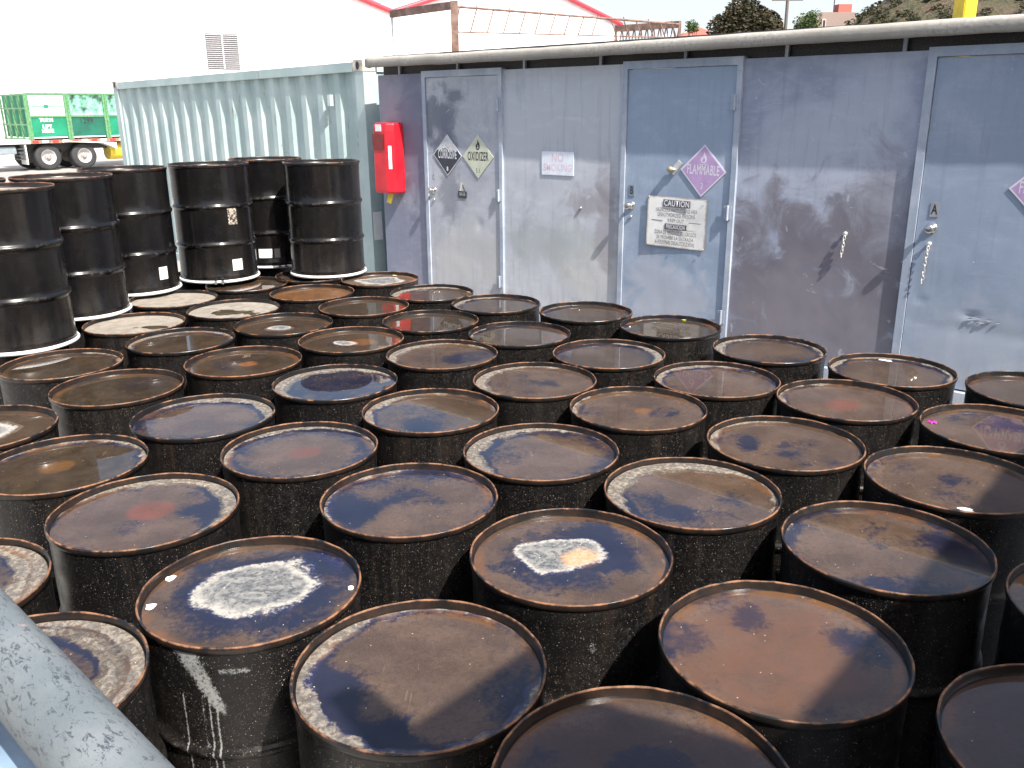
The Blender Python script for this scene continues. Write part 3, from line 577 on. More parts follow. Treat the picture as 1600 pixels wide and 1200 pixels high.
for (f0, f1, l0, l1, dm, let) in DOORS:
    fr = MB(); fr.box(f0, l0-.004, -.026, .05, ZB, 2.438); fr.box(l1+.004, f1, -.026, .05, ZB, 2.438); fr.box(l0-.004, l1+.004, -.026, .05, 2.381, 2.438)
    fr.build('door_frame', M_trim, shed)
    MB().box(l0-.003, l1+.003, .042, .048, ZB, 2.38).build('door_gap', M_gap, shed)
    # door leaf with shallow dents
    nx, nz = 40, 90; vs = []; fs = []
    dents = {'A': [(-1.44, .82, .05, .02, .012), (-1.42, .79, .03, .012, -.008), (-1.75, .88, .03, .02, .006), (-1.3, .72, .5, .05, .004)], 'B': [(-3.5, .85, .06, .06, .004)], 'C': [(-5.72, 1.06, .04, .05, .008)]}[let]
    for j in range(nz+1):
        for i in range(nx+1):
            x = l0+(l1-l0)*i/nx; z = ZB+.01+(2.377-ZB-.01)*j/nz
            dy = sum(a*math.exp(-((x-cx)/rx)**2-((z-cz)/rz)**2) for cx, cz, rx, rz, a in dents)+.0015*noise.noise(Vector((x*3, 0, z*3)))
            if i in (0, nx) or j in (0, nz): dy = 0
            vs.append((x, -.012+dy, z))
    for j in range(nz):
        for i in range(nx): a = j*(nx+1)+i; fs.append((a, a+1, a+nx+2, a+nx+1))
    mb = MB().add(vs, fs, True); mb.box(l0, l1, -.011, .03, ZB+.01, 2.377)
    # drop the duplicate front of the backing box by setting it back
    for q in range(len(vs), len(mb.v)):
        X = mb.v[q]
        if X[1] < -.01: mb.v[q] = (X[0], .004, X[2])
    b0 = len(mb.v); mb.add([(l0, -.012, ZB+.01), (l0, .004, ZB+.01), (l0, .004, 2.377), (l0, -.012, 2.377), (l1, -.012, ZB+.01), (l1, .004, ZB+.01), (l1, .004, 2.377), (l1, -.012, 2.377)], [(0, 1, 2, 3), (4, 7, 6, 5), (3, 2, 6, 7), (0, 4, 5, 1)])
    door = mb.build('door', dm, shed)
    kx = l0+(.062 if let != 'A' else .094)
    kn = MB(); rotk = Matrix.Translation((kx, -.012, 1.35)) @ Matrix.Rotation(R(90), 4, 'X')
    kn.lathe([(0, 0), (.034, 0), (.034, .004), (.026, .010), (.012, .014), (.011, .034), (.018, .040), (.026, .048), (.0285, .058), (.026, .068), (.018, .073), (0, .074)], 28, rotk)
    kn.build('knob', M_steel, door)
    if let != 'A':
        kn = MB(); rotk = Matrix.Translation((kx, -.012, 1.26)) @ Matrix.Rotation(R(90), 4, 'X')
        kn.lathe([(0, 0), (.014, 0), (.014, .006), (.009, .012), (0, .013)], 18, rotk); kn.build('keyhole', M_steel, door)
    if let != 'A' or True:
        for hz in (2.13, 1.35, .56):
            h = MB(); h.tube((l1+.002, -.036, hz-.055), (l1+.002, -.036, hz+.055), .009, 12); h.box(l1-.028, l1+.028, -.0302, -.0265 if False else -.027, hz-.05, hz+.05)
            h.build('hinge', M_trim, door)
    ztx = 1.465
    if let in 'AB':
        m = MB().box(kx-.024, kx+.026, -.0155, -.0125, ztx-.045, ztx+.045); pl = m.build('letter_plate', plain('letter plate '+let, (.30, .31, .33) if let == 'A' else (.2, .24, .29), .5), door)
        link('lettering', text(let, .085, M_black, x=kx+.001, z=ztx, off=.0159, sx=.62, bold=.002), pl)
    else:
        link('lettering', text('C', .07, plain('faded letter', (.12, .13, .16), .7), x=kx, z=1.47, off=.0145, sx=.6), door)
    if let == 'B':
        # hasp with brass padlock body, hung open
        hp = MB(); Mh = Matrix.Translation((-3.655, -.012, 1.63)) @ Matrix.Rotation(R(-52), 4, 'Y')
        hp.box(-.02, .095, -.016, -.010, -.022, .022, Mh, .001); hp.tube(Mh @ Vector((.02, -.008, 0)), Mh @ Vector((.02, -.055, 0)), .007, 10)
        hs = hp.build('hasp', plain('hasp plate', (.58, .57, .55), .4, .3), door)
        MB().lathe([(0, 0), (.021, 0), (.023, .006), (.023, .03), (.019, .036), (0, .037)], 20, Matrix.Translation((-3.675, -.024, 1.645)) @ Matrix.Rotation(R(90), 4, 'X')).build('lock_cylinder', plain('brass', (.42, .36, .24), .45, .6), hs)
# vent strip under the roof
nn = N('dark expanded mesh', .6); zz = nn.vor(90, nn.vec((1, 1, 1.8)), 'DISTANCE_TO_EDGE'); nn.color(nn.mix(nn.ss(zz, .05, .14), (.08, .075, .07), (.012, .011, .012))); M_mesh = nn.m
MB().box(-7.05, 1.17, .05, .056, ZT-.02, 2.60).build('vent_mesh', M_mesh, shed)
for s in (-6.78, -5.99, -5.19, -4.39, -3.62, -2.83, -2.05, -1.2, -.4, .4):
    MB().box(s-.012, s+.012, .012, .036, ZT, 2.56).build('roof_stub', M_trim, shed)
# roof slab with rounded, slightly sagging eave
nn = N('dusty roof coating', .8); q = nn.noise(4, 6, .65); r_ = nn.noise(40, 4, .7)
c_ = nn.mix(nn.ss(q, .35, .7), (.30, .28, .245), (.40, .375, .335)); c_ = nn.mix(nn.math('MULTIPLY', nn.ss(nn.math('ADD', r_, nn.math('MULTIPLY', nn.math('SUBTRACT', q, .5), .8)), .5, .72), .6), c_, (.22, .20, .17))
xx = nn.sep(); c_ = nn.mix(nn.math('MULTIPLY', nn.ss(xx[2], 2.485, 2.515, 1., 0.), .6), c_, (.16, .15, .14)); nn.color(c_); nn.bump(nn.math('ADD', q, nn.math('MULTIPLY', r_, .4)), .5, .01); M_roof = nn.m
prof = [(.03, 2.50), (-.095, 2.496), (-.118, 2.486), (-.138, 2.488), (-.148, 2.496), (-.150, 2.548), (-.146, 2.562), (-.130, 2.574), (-.08, 2.582), (.3, 2.592), (1.2, 2.605), (2.2, 2.592), (2.55, 2.58), (2.56, 2.50)]
vs = []; ns = 150; x0, x1 = -7.09, 1.45
for i in range(ns+1):
    x = x0+(x1-x0)*i/ns; w = .004*noise.noise(Vector((x*2.1, 0, 0)))+.003*noise.noise(Vector((x*7, 3, 0)))
    sag = .006*math.sin((x+3)*.9)
    for (y, z) in prof: vs.append((x, y+w*.8, z+w+sag+.002*noise.noise(Vector((x*9, y*9, z*30)))))
m = len(prof); fs = [(i*m+k, (i+1)*m+k, (i+1)*m+(k+1) % m, i*m+(k+1) % m) for i in range(ns) for k in range(m)]
fs += [tuple(range(m))[::-1], tuple(ns*m+k for k in range(m))]
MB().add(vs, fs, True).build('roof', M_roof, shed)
# ------------------------------------------------------------------ signs
def sign_root(name, s, z, off, lab, cat, group=None, tilt=0.):
    o = empty(name, at_wall(s, off, z), WA); o.rotation_euler = (0, tilt, WA); tag(o, lab, cat, group); return o
def diamond(mb, r, y0, y1, zc=0):
    return mb.add([(-r, y1, zc), (0, y1, zc-r), (r, y1, zc), (0, y1, zc+r), (-r, y0, zc), (0, y0, zc-r), (r, y0, zc), (0, y0, zc+r)], [(3, 2, 1, 0), (4, 5, 6, 7), (0, 1, 5, 4), (1, 2, 6, 5), (2, 3, 7, 6), (3, 0, 4, 7)])
def flame(mat, s, z, k=1., hollow=True):
    out = [(0, .50), (.10, .30), (.22, .12), (.28, -.10), (.24, -.32), (.12, -.46), (-.12, -.46), (-.24, -.32), (-.27, -.12), (-.20, .02), (-.16, .16), (-.08, .0), (-.05, .22)]
    mb = MB(); n_ = len(out); vs = [(x*s*k, -.0029, z+y*s) for x, y in out]
    if hollow:
        inn = [(x*.42, y*.42-.16) for x, y in out]; vs += [(x*s*k, -.0029, z+y*s) for x, y in inn]
        return mb.add(vs, [(i, (i+1) % n_, n_+(i+1) % n_, n_+i) for i in range(n_)])
    return mb.add(vs, [tuple(range(n_))])
G_PL = 'diamond hazard placards on the doors'
# CORROSIVE
M_pw = plain('placard white', (.52, .53, .55), .5, var=.15, scale=20); M_pb = plain('placard black', (.03, .035, .05), .5)
o = sign_root('hazard_placard', -6.118, 1.683, .016, 'half black half white CORROSIVE placard with the number 8, left one on the leftmost door', 'hazard placard', G_PL, .02)
b = diamond(MB(), .190, -.002, .002).build('plate', M_pw, o)
MB().add([(-.178, -.0024, .0), (0, -.0024, -.178), (.178, -.0024, .0), (.134, -.0024, .046), (-.134, -.0024, .046)], [(0, 1, 2, 3, 4)]).build('black_half', M_pb, b)
link('lettering', text('CORROSIVE', .108, plain('corrosive letters', (.72, .73, .74), .5), x=.0, z=.004, off=.0028, sx=.40, bold=.001), b)
link('lettering', text('8', .055, M_white, x=0, z=-.125, off=.0028, sx=.8, bold=.0015), b)
mb = MB()
for (x, z, w_, h_) in ((-.055, .055, .02, .008), (-.03, .058, .025, .008), (-.005, .052, .014, .006), (.02, .066, .01, .006), (-.02, .09, .008, .006), (.03, .085, .007, .006)): mb.box(x-w_/2, x+w_/2, -.0026, -.0022, z-h_/2, z+h_/2)
mb.build('faded_symbol', M_pb, b)
# OXIDIZER
M_py = plain('placard faded yellow', (.52, .54, .42), .5, var=.06)
o = sign_root('hazard_placard', -5.722, 1.680, .016, 'pale yellow OXIDIZER placard with the number 5.1, right one on the leftmost door', 'hazard placard', G_PL)
b = diamond(MB(), .194, -.002, .002).build('plate', M_py, o)
link('lettering', text('OXIDIZER', .108, M_black, x=0, z=.0, off=.0024, sx=.50, bold=.002), b)
link('lettering', text('5.1', .055, M_black, x=0, z=-.125, off=.0024, sx=.8), b)
flame(M_black, .095, .105).build('flame_symbol', M_black, b)
MB().lathe([(.012, 0), (.016, 0)], 18, Matrix.Translation((0, -.0025, .075)) @ Matrix.Rotation(R(90), 4, 'X')).build('circle_symbol', M_black, b)
# BASE label
o = sign_root('base_label', -5.928, 1.365, .0142, 'small torn black label reading BASE on the leftmost door', 'label')
b = MB().add([(-.03, -.001, .072), (.012, -.001, .08), (.052, -.001, -.07), (-.062, -.001, -.07), (-.062, -.001, -.012), (-.04, -.001, .0)], [(0, 1, 2, 3, 4, 5)]).build('sheet', plain('label paper', (.5, .48, .42), .6, var=.2, scale=30), o)
MB().box(-.060, .050, -.0030, -.0016, -.068, -.004).build('black_panel', M_pb, b)
link('lettering', text('BASE', .042, plain('base letters', (.42, .40, .36), .6), x=-.005, z=-.032, off=.0036, sx=.8, bold=.0004), b)
MB().add([(-.045, -.0030, .0), (-.012, -.0030, .07), (-.004, -.0030, .07), (-.02, -.0030, .0)], [(0, 1, 2, 3)]).build('torn_stripe', plain('torn stripe', (.75, .74, .7), .6), b)
MB().add([(.02, -.0030, .0), (-.002, -.0030, .05), (.006, -.0030, .055), (.032, -.0030, .0)], [(0, 1, 2, 3)]).build('black_stripe', M_pb, b)
# NO SMOKING
o = sign_root('no_smoking_sign', -4.803, 1.65, .004, 'faded white NO SMOKING sign on the panel between two doors', 'sign')
b = MB().box(-.172, .172, -.003, .002, -.097, .097).build('plate', plain('sign bleached white', (.74, .77, .84), .5, var=.05), o)
M_pk = plain('bleached red ink', (.72, .56, .63), .6, var=.08)
link('lettering', text('NO', .10, M_pk, x=0, z=.045, off=.0034, sx=.8, bold=.001), b)
link('lettering', text('SMOKING', .082, M_pk, x=0, z=-.038, off=.0034, sx=.80, bold=.001), b)
# FLAMMABLE x2
M_fl = plain('placard faded purple', (.44, .30, .51), .5, var=.08); M_fw = plain('placard pale letters', (.66, .60, .70), .5, var=.05)
for s, z, lab, ti in ((-3.405, 1.642, 'faded purple FLAMMABLE placard with the number 3 above the CAUTION sign', .03), (-1.145, 1.62, 'purple FLAMMABLE placard on door A, mostly cut off by the right edge', .0)):
    o = sign_root('hazard_placard', s, z, .016, lab, 'hazard placard', G_PL, ti)
    b = diamond(MB(), .192, -.002, .002).build('plate', M_fw, o)
    p = MB().add([(-.176, -.0024, 0), (0, -.0024, -.176), (.176, -.0024, 0), (0, -.0024, .176)], [(0, 1, 2, 3)]).build('purple_field', M_fl, b)
    link('lettering', text('FLAMMABLE', .10, M_fw, x=0, z=.005, off=.0028, sx=.48, bold=.002), b)
    link('lettering', text('3', .06, M_fw, x=0, z=-.112, off=.0028, sx=.8, bold=.0008), b)
    fm = flame(M_fw, .085, .095, 1.15); fm.box(-.035, .035, -.0032, -.0028, .045, .049); fm.build('flame_symbol', M_fw, b)
# CAUTION sign
o = sign_root('caution_sign', -3.612, 1.243, .022, 'white CAUTION and PRECAUCION sign in two languages on the middle door', 'sign', None, .012)
nx, nz = 14, 10; vs = []; 
for j in range(nz+1):
    for i in range(nx+1):
        x = -.262+.524*i/nx; z = -.194+.388*j/nz
        vs.append((x, .004*math.sin(x*7)+.003*noise.noise(Vector((x*4, 0, z*4)))-.004*abs(x/.262)**3, z))
nb = len(vs); vs += [(x, y+.002, z) for x, y, z in vs]
fs = [(j*(nx+1)+i, j*(nx+1)+i+1, (j+1)*(nx+1)+i+1, (j+1)*(nx+1)+i) for j in range(nz) for i in range(nx)]; fs += [tuple(nb+q for q in f)[::-1] for f in fs]
nn = N('caution sign enamel', .5); x, y, z = nn.sep(); ex = nn.math('MAXIMUM', nn.math('DIVIDE', nn.math('ABSOLUTE', x), .262), nn.math('DIVIDE', nn.math('ABSOLUTE', z), .194))
cc = nn.mix(nn.ss(nn.noise(9, 5, .6), .4, .7), (.80, .79, .76), (.70, .69, .65)); cc = nn.mix(nn.math('MULTIPLY', nn.ss(nn.math('ADD', ex, nn.math('MULTIPLY', nn.noise(14, 4), .12)), .99, 1.06), .8), cc, (.30, .24, .18)); nn.color(cc)
b = MB().add(vs, fs, True).build('plate', nn.m, o)
M_ink = plain('faded sign ink', (.10, .095, .12), .6, var=.2, scale=40)
for (w_, z0, z1) in ((.120, .118, .172), (.098, -.055, -.012)):
    MB().box(-w_, w_, -.0076, -.0070, z0, z1).build('black_box', M_ink, b)
M_sw = plain('sign letter white', (.78, .77, .75), .5, var=.04)
bB = .0004
for tx, sz, z, sx, bo, mt in (('CAUTION', .062, .144, .82, .0022, M_sw), ('PRECAUCION', .044, -.034, .62, .001, M_sw), ('HAZARDOUS WASTE STORAGE AREA', .041, .092, .53, bB, M_ink),
      ('UNAUTHORIZED PERSONS', .042, .054, .66, bB, M_ink), ('KEEP OUT', .035, .014, .92, .0004, M_ink), ('ZONA DE RESIDUOS PELIGROSOS', .043, -.082, .57, bB, M_ink),
      ('SE PROHIBE LA ENTRADA', .036, -.121, .80, bB, M_ink), ('A PERSONAS DESAUTORIZADAS', .043, -.160, .57, bB, M_ink)):
    link('lettering', text(tx, sz, mt, x=0, z=z, off=.0081, sx=sx*.93, bold=bo*.4), b)
for sx_ in (-1, 1): MB().box(min(sx_*.115, sx_*.22), max(sx_*.115, sx_*.22), -.0076, -.0070, .006, .011).build('rule_line', M_ink, b)
for (x, z) in ((-.25, .182), (.25, .182), (-.25, -.182), (.25, -.182), (0, .186), (0, -.186)):
    MB().lathe([(0, .0), (.006, .0), (.004, .004), (0, .005)], 10, Matrix.Translation((x, -.006, z)) @ Matrix.Rotation(R(90), 4, 'X')).build('rivet', M_steel, b)
# round bolt on the panel
mb = MB().lathe([(0, 0), (.012, 0), (.012, .010), (.007, .016), (0, .017)], 16, Matrix.Rotation(R(90), 4, 'X')); o = mb.build('bolt_stub', M_steel); o.location = at_wall(-4.55, .0, 1.294); o.rotation_euler = (0, 0, WA); tag(o, 'short silver bolt sticking out of the panel below the NO SMOKING sign', 'bolt')
# chains
M_chain = plain('galvanised chain', (.66, .64, .60), .4, .5)
def chain(s, z, off, nlink, lab, ln=.034, seed=0):
    mb = MB()
    mb.lathe([(0, 0), (.010, 0), (.010, .012), (.016, .014), (.016, .018), (0, .019)], 14, Matrix.Rotation(R(90), 4, 'X'))
    zz = -.01; rnd = random.Random(seed)
    for i in range(nlink):
        a = (R(90) if i % 2 else R(15))+rnd.uniform(-.25, .25); sc = .012; tw = .0036
        M4 = Matrix.Translation((rnd.uniform(-.002, .002)-.0012*i, -.026, zz-ln/2)) @ Matrix.Rotation(a, 4, 'Z') @ Matrix.Rotation(rnd.uniform(-.1, .1), 4, 'Y')
        path = []
        for t in range(16):
            u = 2*math.pi*t/16; path.append(Vector((sc*.62*math.cos(u), 0, (ln*.5-.002)*math.sin(u)*(1) )))
        vs = []
        for p in range(16):
            T = (path[(p+1) % 16]-path[p-1]).normalized(); B = Vector((0, 1, 0)); Nn = T.cross(B)
            for e in range(6): w = 2*math.pi*e/6; vs.append(path[p]+Nn*tw*math.cos(w)+B*tw*math.sin(w))
        fs = [(p*6+e, ((p+1) % 16)*6+e, ((p+1) % 16)*6+(e+1) % 6, p*6+(e+1) % 6) for p in range(16) for e in range(6)]
        mb.add(vs, fs, True, M4); zz -= ln-.010
    o = mb.build('chain', M_chain); o.location = at_wall(s, off, z); o.rotation_euler = (0, 0, WA); tag(o, lab, 'chain'); return o
chain(-2.292, 1.268, .0, 6, 'short pale chain hanging from the scratched purple-grey panel', seed=1)
chain(-1.743, 1.25, .012, 10, 'longer chain hanging under the knob of door A', seed=2)
# dent scar on door A: torn edge
nn_ = MB(); 
for (x, z, w_, h_) in ((-.07, .0, .05, .010), (-.02, .012, .045, .008), (.04, .006, .05, .009), (.09, -.002, .03, .007), (.0, -.014, .06, .006)):
    nn_.add([(x-w_/2, -.001, z), (x, -.009, z-h_/2), (x+w_/2, -.001, z+h_*.2), (x, -.002, z+h_)], [(0, 1, 2, 3)])
o = nn_.build('torn_dent', plain('bare torn steel', (.45, .46, .5), .35, .6)); o.parent = shed; o.location = (-1.37, -.0135, .80)
# cardboard scrap by door A
flake(2.82, 4.36, .05, plain('cardboard', (.42, .29, .16), .8), 'cardboard_scrap', 'brown cardboard scrap at the right edge in front of door A', 'cardboard', 9, zz=.865, asp=.6)
bpy.context.collection.objects['cardboard_scrap'].location = (2.52, 3.87, .885) 
# ------------------------------------------------------------------ red extinguisher cabinet
nn = N('red cabinet plastic', .35); nn.color(nn.mix(nn.ss(nn.noise(6, 4), .35, .7), (.50, .008, .018), (.62, .016, .03))); M_red = nn.m
cab = empty('extinguisher_cabinet', at_wall(-6.87, .0, 1.30), WA); tag(cab, 'bright red fire extinguisher cabinet on the left end of the shed wall', 'fire cabinet')
mb = MB(); lv = [(.0, .9), (.02, 1.), (.20, 1.), (.60, .97), (.655, .94), (.675, .86)]
poly = [(-.135, -.003), (-.135, -.15), (-.115, -.185), (.07, -.185), (.125, -.12), (.135, -.003)]
vs = [(x*k, y*k if y < -.01 else y, z) for z, k in lv for x, y in poly]; m = 6
fs = [(j*m+i, j*m+(i+1) % m, (j+1)*m+(i+1) % m, (j+1)*m+i) for j in range(5) for i in range(m)]+[tuple(range(m))[::-1], tuple(5*m+i for i in range(m))]
me = mb.add(vs, fs); body = me.build('case', M_red, cab)
bv = body.modifiers.new('b', 'BEVEL'); bv.width = .008; bv.segments = 2
MB().box(-.12, .04, -.1875, -.1855, .42, .57).build('window', plain('dark red window', (.20, .01, .012), .2), body)
MB().box(-.075, .01, -.1835, -.1805, .595, .66).build('sticker', M_sticker, body)
Mw = Matrix.Translation((.099, -.1585, .36)) @ Matrix.Rotation(R(49.8), 4, 'Z')
MB().box(-.016, .016, -.0035, -.001, -.12, .10, Mw).build('white_mark', M_white, body)
t_ = MB().prism([(-.035, 0), (.035, 0), (.035, .10), (-.035, .10)], 0, .002, Matrix.Translation((-.02, -.10, -.10)) @ Matrix.Rotation(R(14), 4, 'Y') @ Matrix.Rotation(R(80), 4, 'X')).build('yellow_tag', M_yel); t_.parent = cab
# ------------------------------------------------------------------ shipping container
M_con = (lambda n: (n.color(n.mix(n.math('MULTIPLY', n.ss(n.noise(7, 6, .7, n.vec((1, 1, .35))), .62, .70), .7), n.mix(n.ss(n.noise(1.6, 6, .6), .35, .7), (.32, .41, .40), (.46, .54, .52)), (.17, .095, .055))), n.rough(.5), n.m)[2])(N('weathered seafoam paint', .5))
nearp = Vector((-1.479, 9.525, 0)); farp = Vector((-6.0, 14.02, 0)); cdv = (nearp-farp).normalized()
con = empty('shipping_container', (nearp.x, nearp.y, 0), math.atan2(cdv.y, cdv.x)); con.rotation_euler = (0, R(-.55), math.atan2(cdv.y, cdv.x))
tag(con, 'weathered seafoam green corrugated shipping container behind the stacked drums', 'container')
Lc, Hc, Wc = 6.3, 2.59, 2.44
def corr(L, h0, h1, pitch=.33, dep=.05):
    pts = []; x = -L+.12
    while x < -.16:
        for dx, y in ((0, 0), (.095, 0), (.15, dep), (.265, dep)): 
            if x+dx < -.12: pts.append((x+dx, y))
        x += pitch
    pts.append((-.115, 0)); vs = [(a, b+.03, z) for z in (h0, h1) for a, b in pts]; n_ = len(pts)
    return MB().add(vs, [(i, i+1, n_+i+1, n_+i) for i in range(n_-1)])
o = corr(Lc, .14, Hc-.10).build('side_wall', M_con, con)
sd = o.modifiers.new('s', 'SOLIDIFY'); sd.thickness = .004; sd.offset = 0
for q in ((-Lc+.18, -.18, .0, .06, Hc-.115, Hc-.02), (-Lc+.18, -.18, .0, .06, .02, .15), (-Lc+.18, -.18, Wc-.06, Wc, Hc-.115, Hc-.02), (-Lc+.18, -.18, Wc-.06, Wc, .02, .15), (-.06, 0, .18, Wc-.18, Hc-.12, Hc-.02), (-.06, 0, .18, Wc-.18, .02, .15), (-Lc, -Lc+.06, .18, Wc-.18, Hc-.12, Hc-.02)):
    MB().box(*q).build('rail', M_con, con)
for x0 in (-Lc, -.15):
    for y0 in (.003, Wc-.153): MB().box(x0+.003, x0+.147, y0, y0+.15, .12, Hc-.118).build('corner_post', M_con, con)
MB().box(-.04, -.02, .15, Wc-.15, .15, Hc-.12).box(-Lc+.02, -Lc+.04, .15, Wc-.15, .15, Hc-.12).box(-Lc+.15, -.15, Wc-.04, Wc-.03, .15, Hc-.1).build('end_walls', M_con, con)
MB().box(-Lc+.06, -.06, .06, Wc-.06, Hc-.05, Hc-.03).build('roof_sheet', M_con, con)
M_cast = plain('worn casting steel', (.55, .49, .43), .6, var=.35, scale=8)
M_hole = plain('casting hole shadow steel', (.03, .03, .03), .8)
for x0 in (-Lc-.002, -.176):
    for y0 in (-.002, Wc-.160):
        for z0 in (0, Hc-.118):
            c = MB().box(x0, x0+.178, y0, y0+.162, z0, z0+.118, None, .004).build('corner_casting', M_cast, con)
            hm = MB(); Mx = Matrix.Translation((x0+.089, y0-.0012 if y0 < 1 else y0+.1632, z0+.06)) @ Matrix.Rotation(R(90), 4, 'X')
            hm.prism([(.04*math.cos(t*.5236)*.75, .04*math.sin(t*.5236)) for t in range(12)], -.001, .001, Mx)
            xs_ = x0-.0012 if x0 < -1 else x0+.1792; My = Matrix.Translation((xs_, y0+.08, z0+.06)) @ Matrix.Rotation(R(90), 4, 'Y')
            hm.prism([(.028*math.cos(t*.5236), .042*math.sin(t*.5236)) for t in range(12)], -.001, .001, My); hm.build('casting_hole', M_hole, c)
MB().box(-.66, -.60, -.012, .03, 2.14, 2.26, None, .004).build('vent_cover', plain('vent cover paint', (.45, .55, .54), .5), con)
MB().box(.001, .006, .02, .13, .75, 1.05).build('white_plate', M_white, con)
# ------------------------------------------------------------------ pipe railing
M_pipe = N('chipped galvanised paint', .45); n = M_pipe; f = n.noise(300, 6, .8, n.vec((1, 1, .45)), .6); g = n.noise(9, 5, .6)
c = n.mix(n.ss(g, .35, .7), (.115, .135, .142), (.205, .22, .225)); c = n.mix(n.ss(f, .54, .60), c, (.05, .058, .065)); c = n.mix(n.ss(n.noise(45, 5, .65), .64, .69), c, (.30, .215, .20))
n.color(c); n.bump(f, .35, .0015); M_pipe = n.m
rail = empty('pipe_railing', (0, 0, 0)); tag(rail, 'chipped pale grey pipe railing in the bottom left corner', 'railing')
def railpipe(a, b, ext0, ext1, rad, name, mat):
    a, b = Vector(a), Vector(b); d = (b-a).normalized(); a2, b2 = a-d*ext0, b+d*ext1; L = (b2-a2).length
    o = MB().lathe([(rad, L*i/40) for i in range(41)], 40).build(name, mat, rail); o.location = a2; o.rotation_euler = d.to_track_quat('Z', 'Y').to_euler(); return a2, b2, o
pa, pb, _ = railpipe((-.261, .389, 1.8417), (-.177, .311, 1.8382), 1.6, .16, .0188, 'top_rail', M_pipe)
M_pipe2 = plain('light blue railing paint', (.20, .28, .36), .4, var=.2)
pc, pd, _ = railpipe((-.299, .404, 1.776), (-.258, .362, 1.776), 1.3, .12, .022, 'lower_rail', M_pipe2)
for p in (pa, pb):
    MB().tube((p.x, p.y, 0), (p.x, p.y, p.z-.01), .024, 20).build('post', M_pipe, rail)
# ------------------------------------------------------------------ unseen sheet added behind the camera to throw the diagonal shade
DZ = 3.4-.86; sh = Vector((Ld.x/Ld.z*DZ, Ld.y/Ld.z*DZ))
poly = [(2.60, 3.85), (1.655, 2.758), (1.067, 2.064), (.613, 1.552), (.535, 1.452), (.40, 1.53), (.268, 1.586), (.094, 1.665), (.06, 1.83), (.028, 1.80), (-.09, 1.665), (-.2, 1.548), (-.262, 1.62), (-.30, 1.67), (-.36, 1.68), (-.40, 1.64), (.05, 1.0), (.45, .2), (.6, -2.5), (5.5, -2.5), (5.5, 3.85)]
caster = empty('shade_caster', (0, 0, 0)); tag(caster, 'unseen grey sheet on posts, added behind the viewpoint to shade the right foreground', 'shade caster')
M_caster = plain('shade caster steel', (.3, .32, .34), .6)
MB().prism([(x+sh.x, y+sh.y) for x, y in poly], 3.40, 3.43).build('roof_sheet', M_caster, caster)  # outline is the wanted shadow shape, moved back along the sun direction
for x, y in ((3.2, -4.0), (6.4, -4.0), (6.4, 1.6)): MB().box(x-.06, x+.06, y-.06, y+.06, 0, 3.398).build('post', M_caster, caster)
nn = N('sky blocker blocks', .85); bt = nn.node('ShaderNodeTexBrick'); nn.set(bt, 'Vector', nn.vec((1, 1, 1))); bt.inputs['Scale'].default_value = 1.; bt.inputs['Brick Width'].default_value = .4; bt.inputs['Row Height'].default_value = .2
bt.inputs['Mortar Size'].default_value = .006; bt.inputs['Color1'].default_value = (.20, .19, .18, 1); bt.inputs['Color2'].default_value = (.24, .225, .21, 1); bt.inputs['Mortar'].default_value = (.13, .125, .12, 1); nn.color(bt.outputs['Color'])
o = MB().box(-9, 12, 0, .3, 0, 4.2).build('sky_blocker', nn.m); o.location = (0, -4.8, 0); tag(o, 'unseen block wall added behind the viewpoint to keep sky light off the drums', 'wall')  # added out of view to block low sky and darken the drum sides
# ------------------------------------------------------------------ rusty frame behind the shed
M_rust = (lambda n: (n.color(n.mix(n.ss(n.noise(7, 5, .6), .35, .65), (.13, .07, .05), (.24, .15, .12))), n.m)[1])(N('rusty frame steel', .75))
fr = empty('steel_frame', (-.83, 14.5, 0)); tag(fr, 'rusty steel frame with thin hanging trusses standing behind the shed', 'frame')
FA, FB, FC, FD = Vector((0, 0, 3.6)), Vector((4.09, 3.6, 3.6)), Vector((2.97, 4.49, 3.6)), Vector((-1.11, 1.25, 3.6))
def beam(a, b, w, h, name='beam', mat=None):
    a, b = Vector(a), Vector(b); L = (b-a).length; q = (b-a).to_track_quat('X', 'Z').to_matrix().to_4x4()
    return MB().box(0, L, -w/2, w/2, -h/2, h/2, Matrix.Translation(a) @ q).build(name, mat or M_rust, fr)
for p, w in ((FA, .11), (FB, .05), (FC, .05), (FD, .035)): MB().box(p.x-w/2, p.x+w/2, p.y-w/2, p.y+w/2, 0, p.z+.06).build('post', M_rust if w > .04 else plain('thin grey post', (.6, .58, .6), .6), fr)
beam(FD, FA+Vector((0, 0, 0)), .08, .11)
def truss(a, b, nseg, dh0, dh1, r, name):
    mb = MB(); a, b = Vector(a), Vector(b)
    mb.tube(a, b, r, 6); mb.tube(a-Vector((0, 0, dh0)), b-Vector((0, 0, dh1)), r*.6, 6)
    for i in range(nseg):
        t = (i+.3)/nseg; t2 = (i-.1 if i < nseg*.6 else i+.75)/nseg
        p = a.lerp(b, t); q = a.lerp(b, max(0, min(1, t2)))-Vector((0, 0, dh0+(dh1-dh0)*t2)); mb.tube(p, q, r*.6, 5)
        if i % 2: mb.tube(p, p+Vector((0, 0, .05)), r*.5, 5)
    return mb.build(name, M_rust, fr)
truss(FA+Vector((0, 0, -.02)), FB, 16, .36, .24, .02, 'truss')
truss(FD+Vector((0, 0, -.05)), FC+Vector((0, 0, -.02)), 3, .3, .22, .004, 'rear_wire')
mb = MB()
for k in range(11):
    a = FC.lerp(FB, k/10); b_ = FC.lerp(FB, min(1, (k+.5)/10))-Vector((0, 0, .38)); mb.tube(a, b_, .012, 5); mb.tube(b_, FC.lerp(FB, min(1, (k+1)/10)), .012, 5)
